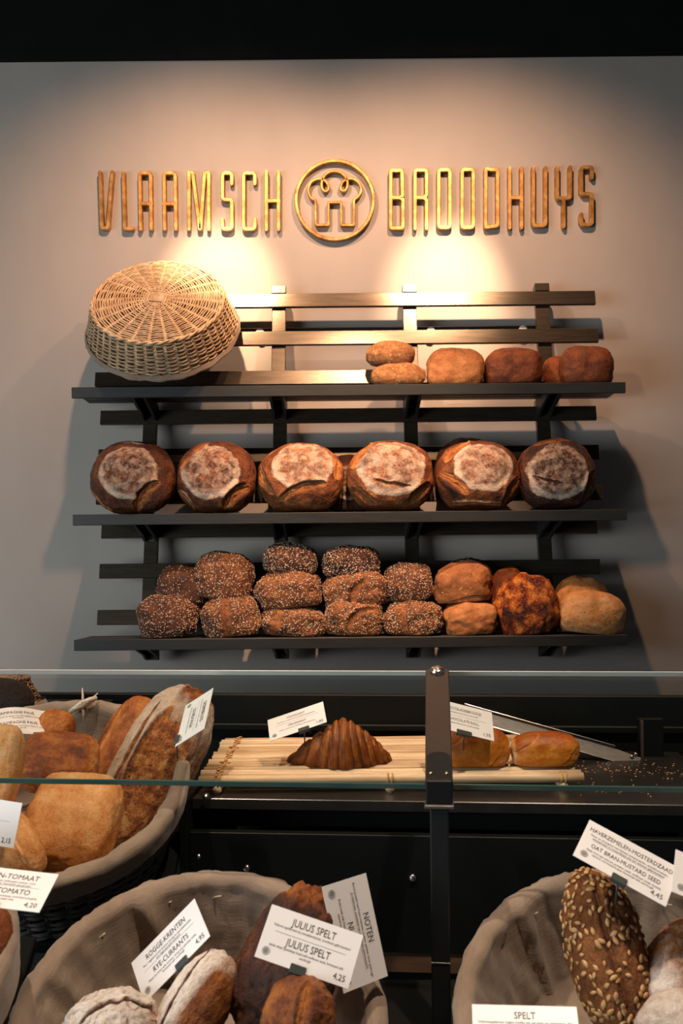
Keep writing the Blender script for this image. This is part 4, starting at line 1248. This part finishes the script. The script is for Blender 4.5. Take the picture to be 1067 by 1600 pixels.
def choc_roll(label, x0, x1, ytop, d, seed, pale):
    c, w, h = box_center(x0, x1, ytop, 1196, d, TT)
    kw = dict(tone=lambda b: 0.46 - 0.24 * smooth(0.1, 0.9, b[:, 2]) + (0.6 * smooth(-0.86, -0.97, b[:, 0]) if pale else 0) + 0.08 + 0.14 * smooth(0.5, -0.5, b[:, 2]))
    return bread('chocolate_roll', label, 'pastry', c, (w, 0.075, h), 'pastry', group='chocolate rolls on the tray', seed=seed, p=(3.4, 2.3, 2.3), N=40, amp=0.05, fine=0.015, flat=0.6, proj='front',
                 cuts=[dict(line=A((-0.95, 0.1), (-0.2, 0.95), -0.05), w=0.05, d=0.03, ear=0.04, tone=0.6, burn=0.1), dict(line=A((0.1, -0.8), (0.85, 0.4), -0.1), w=0.04, d=0.02, ear=0.03, tone=0.55, burn=0.1)], **kw)
choc_roll('golden chocolate roll under its card beside the bronze arm', 685, 796, 1136, 1.915, 81, False)
choc_roll('golden chocolate roll with pale cut end at the tray right end', 797, 905, 1143, 1.915, 82, True)

# ------------------------------------------------------------------ steel channel on the counter board
def channel():
    a, b = P(722, 1112, 2.15), P(985, 1186, 2.085)
    L_ = (b - a).length
    x = (b - a).normalized()
    n = Vector((0, -0.80, 0.60)); n = (n - x * n.dot(x)).normalized()
    y = n.cross(x)
    m = Matrix(((x.x, y.x, n.x, a.x), (x.y, y.y, n.y, a.y), (x.z, y.z, n.z, a.z), (0, 0, 0, 1)))
    t = thing('steel_channel', 'brushed steel channel propped slanting across the counter board', 'metal bracket', m)
    MB().prism([(-0.03, -0.016), (L_ - 0.02, -0.016), (L_ + 0.02, -0.010), (L_ + 0.02, 0.008), (L_ - 0.03, 0.012), (0.0, 0.014), (-0.03, 0.0)], 0.003, Matrix.Identity(4)).build('plate', M['steel'], t)
    MB().bbox((0.0, 0.0142, 0.0), (L_ - 0.035, 0.0168, 0.010), 0.001).build('upper_flange', M['chrome'], t)
    MB().bbox((-0.02, -0.0192, 0.0), (L_ - 0.03, -0.0162, 0.006), 0.001).build('lower_flange', M['chrome'], t)
    mi = m.inverted()
    for px, py in ((988, 1181), (995, 1176)):
        q = mi @ P(px, py, 2.08)
        MB().lathe([(0.0, 0), (0.005, 0), (0.004, 0.003), (0.0, 0.004)], 12, T((q.x, q.y, 0.0035))).build('rivet', M['chrome'], t, True)
    c = P(1003, 1157, 2.085)
    lo, hi = Vector((c.x - 0.002, c.y - 0.006, P(1003, 1190, 2.085).z)), Vector((c.x + 0.002, c.y + 0.006, P(1003, 1126, 2.085).z))
    mb_ = MB().bbox(lo, hi, 0.001, mi)
    mb_.build('end_plate', M['steel'], t)
    MB().tube([mi @ P(1016, 1161, 2.15), mi @ P(1026, 1125, 2.20)], 0.0022, False, 8).build('pin', M['lashing'], t, True)
    MB().bbox((c.x + 0.003, c.y + 0.03, P(1003, 1190, 2.085).z), (c.x + 0.055, c.y + 0.045, P(1003, 1128, 2.085).z), 0.001, mi).build('backing_plate', M['counter'], t)
channel()
# crumbs around it
rs = np.random.RandomState(21)
vs_, fs = [], []
for k in range(170):
    if k < 90:
        x, y = rs.uniform(0.46, 0.68), 2.05 + rs.normal() * 0.035
    else:
        x, y = rs.uniform(0.40, 0.69), rs.uniform(1.84, 2.12)
    s = rs.uniform(0.0006, 0.0022) * (1.5 if rs.rand() < 0.1 else 1)
    c = np.array((x, y - 0.087 * x, CZ - 0.485 + s * 0.5))
    b = len(vs_)
    for e in OCT:
        vs_.append(c + e * s * np.array((rs.uniform(0.7, 1.6), rs.uniform(0.7, 1.4), 0.6)))
    fs += [(f[0] + b, f[1] + b, f[2] + b) for f in OCF]
tag(put('crumbs', mesh('crumbs', vs_, fs, M['crumb'])), 'golden bread crumbs strewn on the black counter board', 'crumbs', kind='stuff')

# ------------------------------------------------------------------ glass guard on its post
def guard():
    d0 = 1.40; z0 = P(533, 1224, d0).z; d1 = 1.685; z1 = P(533, 1048, d1).z
    t = thing('glass_guard', 'sloping glass guard on a dark post in front of the pastries', 'glass guard', T((0, d0, 0)) @ RZ(-5.2))
    sl_ = math.atan2(z1 - z0, d1 - d0); L_ = math.hypot(z1 - z0, d1 - d0)
    m = T((0, 0, z0)) @ Matrix.Rotation(sl_, 4, 'X')
    th = 0.008
    mb_ = MB().box((-1.15, 0.0025, -th), (1.15, L_ - 0.002, 0), m)
    mb_.build('pane', M['glass'], t)
    MB().box((-1.15, 0, -th), (1.15, 0.0023, 0), m).build('front_edge', M['edge_green'], t)
    MB().box((-1.15, L_ - 0.0018, -th), (1.15, L_, 0), m).build('top_edge', M['edge_lit_paint'], t)
    inv = (T((0, d0, 0)) @ RZ(-5.2)).inverted()
    top = inv @ P(682, 1066, 1.645); bot = inv @ P(686, 1236, 1.385)
    xc = bot.x
    w0 = px2m(43, 1.385)
    im = m.inverted()
    arm = MB().bbox((xc - w0 / 2, -0.012, 0.0008), (xc + w0 / 2, L_ - 0.012, 0.011), 0.0015, m).build('arm', M['arm'], t)
    MB().lathe([(0, 0), (0.0115, 0), (0.0115, 0.005), (0.009, 0.0075), (0.0, 0.0078)], 24, m @ T((xc, L_ - 0.022, 0.0112))).build('clamp_disc', M['chrome'], t, True)
    # clamp block with two brass screws and rounded back plate
    MB().prism([(-0.017, -0.014), (0.017, -0.014), (0.017, 0.040)] + [(0.017 * math.cos(a), 0.040 + 0.014 * math.sin(a)) for a in np.linspace(0.2, PI - 0.2, 9)] + [(-0.017, 0.040)], 0.003, m @ T((xc, 0.004, 0.0112))).build('clamp_plate', M['counter'], t)
    zb = P(686, 1250, 1.385).z
    blk = MB().bbox((xc - w0 / 2 + 0.001, -0.026, zb), (xc + w0 / 2 - 0.001, -0.004, z0 + 0.012), 0.0015).build('clamp_block', M['counter'], t)
    for s in (-1, 1):
        MB().lathe([(0, 0), (0.0032, 0), (0.002, 0.002), (0, 0.0022)], 10, m @ T((xc + s * 0.011, 0.006, 0.0143))).build('clamp_screw', M['brass_screw'], t, True)
    MB().bbox((xc - w0 / 2 - 0.001, -0.032, zb - 0.005), (xc + w0 / 2 + 0.001, -0.002, zb), 0.001).build('base_plate', M['steel'], t)
    zj = P(686, 1492, 1.385).z
    pw = px2m(29, 1.385) / 2
    MB().bbox((xc - pw, -0.030, zj + 0.001), (xc + pw, -0.004, zb - 0.005), 0.002).build('post', M['post'], t)
    MB().bbox((xc - pw - 0.0004, -0.0305, zj - 0.0012), (xc + pw + 0.0004, -0.0035, zj + 0.001), 0.0003).build('post_joint', M['chrome'], t)
    MB().bbox((xc - pw, -0.030, 0.0), (xc + pw, -0.004, zj - 0.0012), 0.002).build('post_foot', M['post'], t)
guard()

# ------------------------------------------------------------------ price cards
_tcache = {}
def text_mesh(s, size, mat, xs=0.86, align='CENTER', bold=0.0):
    k = (s, size, mat, xs, align, bold)
    if k in _tcache:
        return _tcache[k]
    cu = bpy.data.curves.new('print', 'FONT')
    cu.body = s; cu.size = size; cu.align_x = align; cu.align_y = 'CENTER'; cu.resolution_u = 2
    cu.offset = bold
    o = bpy.data.objects.new('print', cu)
    COL.objects.link(o)
    dg = bpy.context.evaluated_depsgraph_get()
    me = bpy.data.meshes.new_from_object(o.evaluated_get(dg))
    bpy.data.objects.remove(o)
    me.transform(Matrix.Diagonal((xs, 1, 1, 1)))
    me.materials.clear(); me.materials.append(M[mat])
    _tcache[k] = me
    return me

CL, CS = 0.115, 0.062
def card(label, corners, heads, smalls, price, d=None, lean_sign=1, bend=0.0, pin=True, clip_x=0.0, hs=0.0105, xs=0.82, CL=CL, CS=CS, clipw=0.020, pinlen=0.03):
    """corners TL, TR, BL in pixels of the card's own reading frame"""
    tl, tr, bl = [np.array(c, float) for c in corners]
    Av = tr - tl; Bv = tl - bl
    A_ = np.array((Av[0], -Av[1])); B_ = np.array((Bv[0], -Bv[1]))
    a2, b2_, ab = A_ @ A_, B_ @ B_, A_ @ B_
    qa = a2 * b2_ - ab * ab; qb = CL ** 2 * b2_ + CS ** 2 * a2; qc = CL ** 2 * CS ** 2
    tt = (qb - math.sqrt(max(qb * qb - 4 * qa * qc, 0))) / (2 * qa)
    s = math.sqrt(tt)
    d0 = s * F
    cpx = tl + Av / 2 - Bv / 2
    p_ = math.sqrt(max(CL ** 2 - tt * a2, 0)); q_ = math.sqrt(max(CS ** 2 - tt * b2_, 0))
    # choose signs: p q = -t A.B, top of the card leaning away from the viewer
    q_ = q_ * lean_sign
    p_ = math.copysign(p_, -ab * (1 if q_ >= 0 else -1))
    dd = d or d0
    c = P(cpx[0], cpx[1], dd)
    vd = (c - Vector((0, 0, CZ))).normalized()
    rt = vd.cross(Vector((0, 0, 1))).normalized(); upv = rt.cross(vd)
    e1 = (rt * (A_[0] * s) + upv * (A_[1] * s) + vd * p_).normalized()
    e2 = (rt * (B_[0] * s) + upv * (B_[1] * s) + vd * q_)
    e2 = (e2 - e1 * e2.dot(e1)).normalized()
    n = e1.cross(e2)
    sc = dd / d0
    m = Matrix(((e1.x, e2.x, n.x, c.x), (e1.y, e2.y, n.y, c.y), (e1.z, e2.z, n.z, c.z), (0, 0, 0, 1)))
    W_, H_ = CL * sc, CS * sc
    print('card', label[:40], 'd0 %.2f' % d0, 'd %.2f' % dd, 'size %.3f x %.3f' % (W_, H_))
    t = thing('price_card', label, 'price card', m, 'printed price cards')
    def bz(x): return bend * (math.cos(x / W_ * 2 * PI * 0.9) - 0.3)
    nx = 24 if bend else 1
    vs_, fs = [], []
    for i in range(nx + 1):
        x = -W_ / 2 + W_ * i / nx
        for yy in (-H_ / 2, H_ / 2):
            for zz_ in (-0.0008, 0):
                vs_.append((x, yy, bz(x) + zz_ if bend else zz_))
    for i in range(nx):
        a, b = i * 4, i * 4 + 4
        fs += [(a + 1, b + 1, b + 3, a + 3), (a, a + 2, b + 2, b), (a, b, b + 1, a + 1), (a + 2, a + 3, b + 3, b + 2)]
    fs += [(0, 1, 3, 2), (nx * 4, nx * 4 + 2, nx * 4 + 3, nx * 4 + 1)]
    put('card', mesh('card', vs_, fs, M['card']), t)
    def pr(s_, size, x, y, mat='ink', name='print', align='CENTER', bold=0.0, xs_=xs):
        me = text_mesh(s_, size, mat, xs_, align, bold)
        if bend:
            me = me.copy()
            for v in me.vertices:
                v.co.z = bz(v.co.x + x)
        put(name, me, t, T((x, y, 0.0004)))
    k = sc
    ys = [0.0185 * k, -0.0045 * k]
    for j, h in enumerate(heads):
        pr(h, hs * k, 0, ys[j], name='heading')
        for i_, s_ in enumerate(smalls[j]):
            pr(s_, 0.0043 * k, 0, ys[j] - (0.0078 + 0.0045 * i_) * k, 'ink', 'small_print')
    if len(heads) > 1:
        MB().box((-W_ * 0.38, 0.0036 * k, 0.0002), (W_ * 0.38, 0.0039 * k, 0.0004)).build('divider', M['ink_grey'], t) if not bend else None
    if price:
        pr(price, 0.0098 * k, W_ / 2 - 0.006 * k, -H_ / 2 + 0.0085 * k, 'ink', 'price', 'RIGHT', 0.0, 0.9)
    ex, ey, er = -W_ / 2 + 0.0105 * k, -H_ / 2 + 0.0105 * k, 0.0048 * k
    if not bend:
        mb_ = MB()
        mb_.lathe([(er * 0.86, 0), (er, 0), (er, 0.0002), (er * 0.86, 0.0002)], 20, T((ex, ey, 0.0003)))
        for ox, oy in ((-0.4, 0.1), (0.0, 0.35), (0.4, 0.1)):
            mb_.lathe([(er * 0.2, 0), (er * 0.32, 0), (er * 0.32, 0.0002)], 10, T((ex + ox * er, ey + oy * er, 0.0003)))
        mb_.box((ex - er * 0.45, ey - er * 0.65, 0.0003), (ex + er * 0.45, ey - er * 0.1, 0.0005))
        mb_.build('emblem_print', M['ink_grey'], t)
    if pin:
        cx_ = clip_x * W_
        cl = MB().bbox((cx_ - clipw / 2, -H_ / 2 - 0.004, -0.005), (cx_ + clipw / 2, -H_ / 2 + 0.0065, 0.0022), 0.0008).build('clip', M['clip'], t)
        # pin goes straight down into the bread below
        lp = m.inverted().to_3x3() @ Vector((0, 0.010, -pinlen))
        st_ = Vector((cx_, -H_ / 2 - 0.002, -0.002))
        MB().tube([st_, st_ + lp], 0.0013, False, 6).build('pin', M['clip'], cl, True)
    return t

SJ = [["Volkoren speltbrood met zonnebloempitten, zuurdesem gefermenteerd"], ["whole wheat speltwheat bread with sunflower seeds, fermented with", "sourdough"]]
card('white card reading JULIUS SPELT twice, over the dark loaf', ((424.5, 1415), (568.5, 1464.5), (398, 1491)), ['JULIUS SPELT', 'JULIUS SPELT'], SJ, '4,25', d=1.155, hs=0.0125, xs=0.76, clip_x=-0.04, clipw=0.019)
card('white card reading NOTEN standing on end behind another card', ((573, 1368.5), (605.5, 1520.5), (504, 1391)), ['NOTEN', 'NUTS'], [["Brood gemaakt met Franse walnoten, rozijnen, gemalen tarwe gedroogd", "en hazelnoten, zuurdesem van tarwebloem gefermenteerd"], ["Bread made with French walnuts, hazelnuts and raisins,", "natural sour dough of wheat flour"]], '5,10', d=1.27, hs=0.0115, clip_x=0.06, clipw=0.012)
card('white card naming currant rye, pinned in the floured loaf', ((204.5, 1499), (304.5, 1411.5), (226, 1557)), ['ROGGE-KRENTEN', 'RYE-CURRANTS'], [["Puur roggebrood met krenten, honing en speculaaskruiden,", "van roggemeel gefermenteerd"], ["Sweet rye bread with currants, honey and speculaas herbs,", "fermented with sourdough"]], '4,95', d=1.25, clip_x=0.08)
card('white card reading HAVERZEMELEN-MOSTERDZAAD over the pumpkin seed loaf', ((922, 1286), (1058.8, 1350), (898.4, 1342.7)), ['HAVERZEMELEN-MOSTERDZAAD', 'OAT BRAN-MUSTARD SEED'], [["Haver en tarwegraan met lijnzaad, pompoenpitten, zonnebloempitten,", "haverzemelen en mosterdzaad, met een volkoren gefermenteerd"], ["Made from oats and rye, pumpkin seeds, sunflower seeds, linseeds,", "oat bran and mustard seed, fermented with sourdough"]], '4,45', d=1.22, hs=0.0088, xs=0.80, clip_x=0.0, clipw=0.019)
card('sliver of a white card cut off at the right picture edge', ((1059, 1336), (1195, 1378), (1055, 1400)), [], [], None, d=1.2, pin=True)
card('white card reading SPELT at the bottom picture edge', ((736.5, 1578.5), (901, 1571), (742, 1655)), ['SPELT', 'SPELT'], [["Volkorenspeltbrood volgens traditie met een korst van speltvlokken. Met", "zuurdesem gefermenteerd"], ["Whole spelt bread with a crust of spelt flakes"]], '4,10', d=1.03, hs=0.0115, xs=0.8, clip_x=0.0)
card('white card reading CROISSANT beside the croissant', ((417.3, 1124.5), (505.3, 1096.9), (421.8, 1156.5)), ['CROISSANT', 'CROISSANT'], [["Roomboter croissant van luchtig bladerdeeg gebakken"], ["Butter croissant made with flaky sourdough pastry"]], '1,85', d=1.93, hs=0.0085, clip_x=0.10, clipw=0.022)
card('white card reading CHOCOLATE ROLL partly behind the bronze arm', ((677, 1091), (769, 1112.5), (679, 1135)), ['CHOCOLADEBROODJE', 'CHOCOLATE ROLL'], [["Bladerdeeg broodje met pure chocolade"], ["Puff pastry with two bars of dark chocolate"]], '1,95', d=1.86, hs=0.0085, xs=0.8, clip_x=0.0, clipw=0.03)
card('white card cut by the left edge naming olive and tomato', ((-52, 1344), (89, 1377), (-85, 1396)), ['OLIJVEN-TOMAAT', 'OLIVES-TOMATO'], [["Tarwebrood met olijven, gedroogde tomaten, verse", "kruiden en rozemarijn, zuurdesem gist gerezen"], ["Wheat bread with olives, sun-dried tomatoes, fresh basil and garlic,", "natural sour dough yeast risen"]], '4,20', d=1.10, hs=0.0115, clip_x=-0.01)
card('white card cut by the left edge, price ending in 15', ((-74, 1234), (31, 1262), (-88, 1300)), ['CIABATTA', 'CIABATTA'], [["Italiaans brood met olijfolie"], ["Italian bread with olive oil"]], '2,15', d=1.50, lean_sign=-1, clip_x=0)
card('slightly buckled white card in the ciabatta basket, price 2,85', ((-34, 1105), (78.5, 1109.5), (-22, 1147)), ['CAMPAGNE PAVÉ', 'CAMPAGNE PAVÉ'], [["Tarwebrood van desem, op steen gebakken broodje", "met zeezout"], ["Wheat bread made with sourdough, baked on stone", "with sea salt"]], '2,85', d=1.80, bend=0.006, hs=0.009, clip_x=0.18, clipw=0.02)
card('white card standing on end, pinned in the rustic loaf', ((334, 1075.5), (318, 1138), (290, 1101.5)), ['DESEMBROOD', 'SOURDOUGH'], [['Brood van tarwe, noten en rozijnen, op steen gebakken'], ['Wheat bread with nuts and raisins, baked on stone']], '4,95', d=1.66, lean_sign=-1, clip_x=0.35)
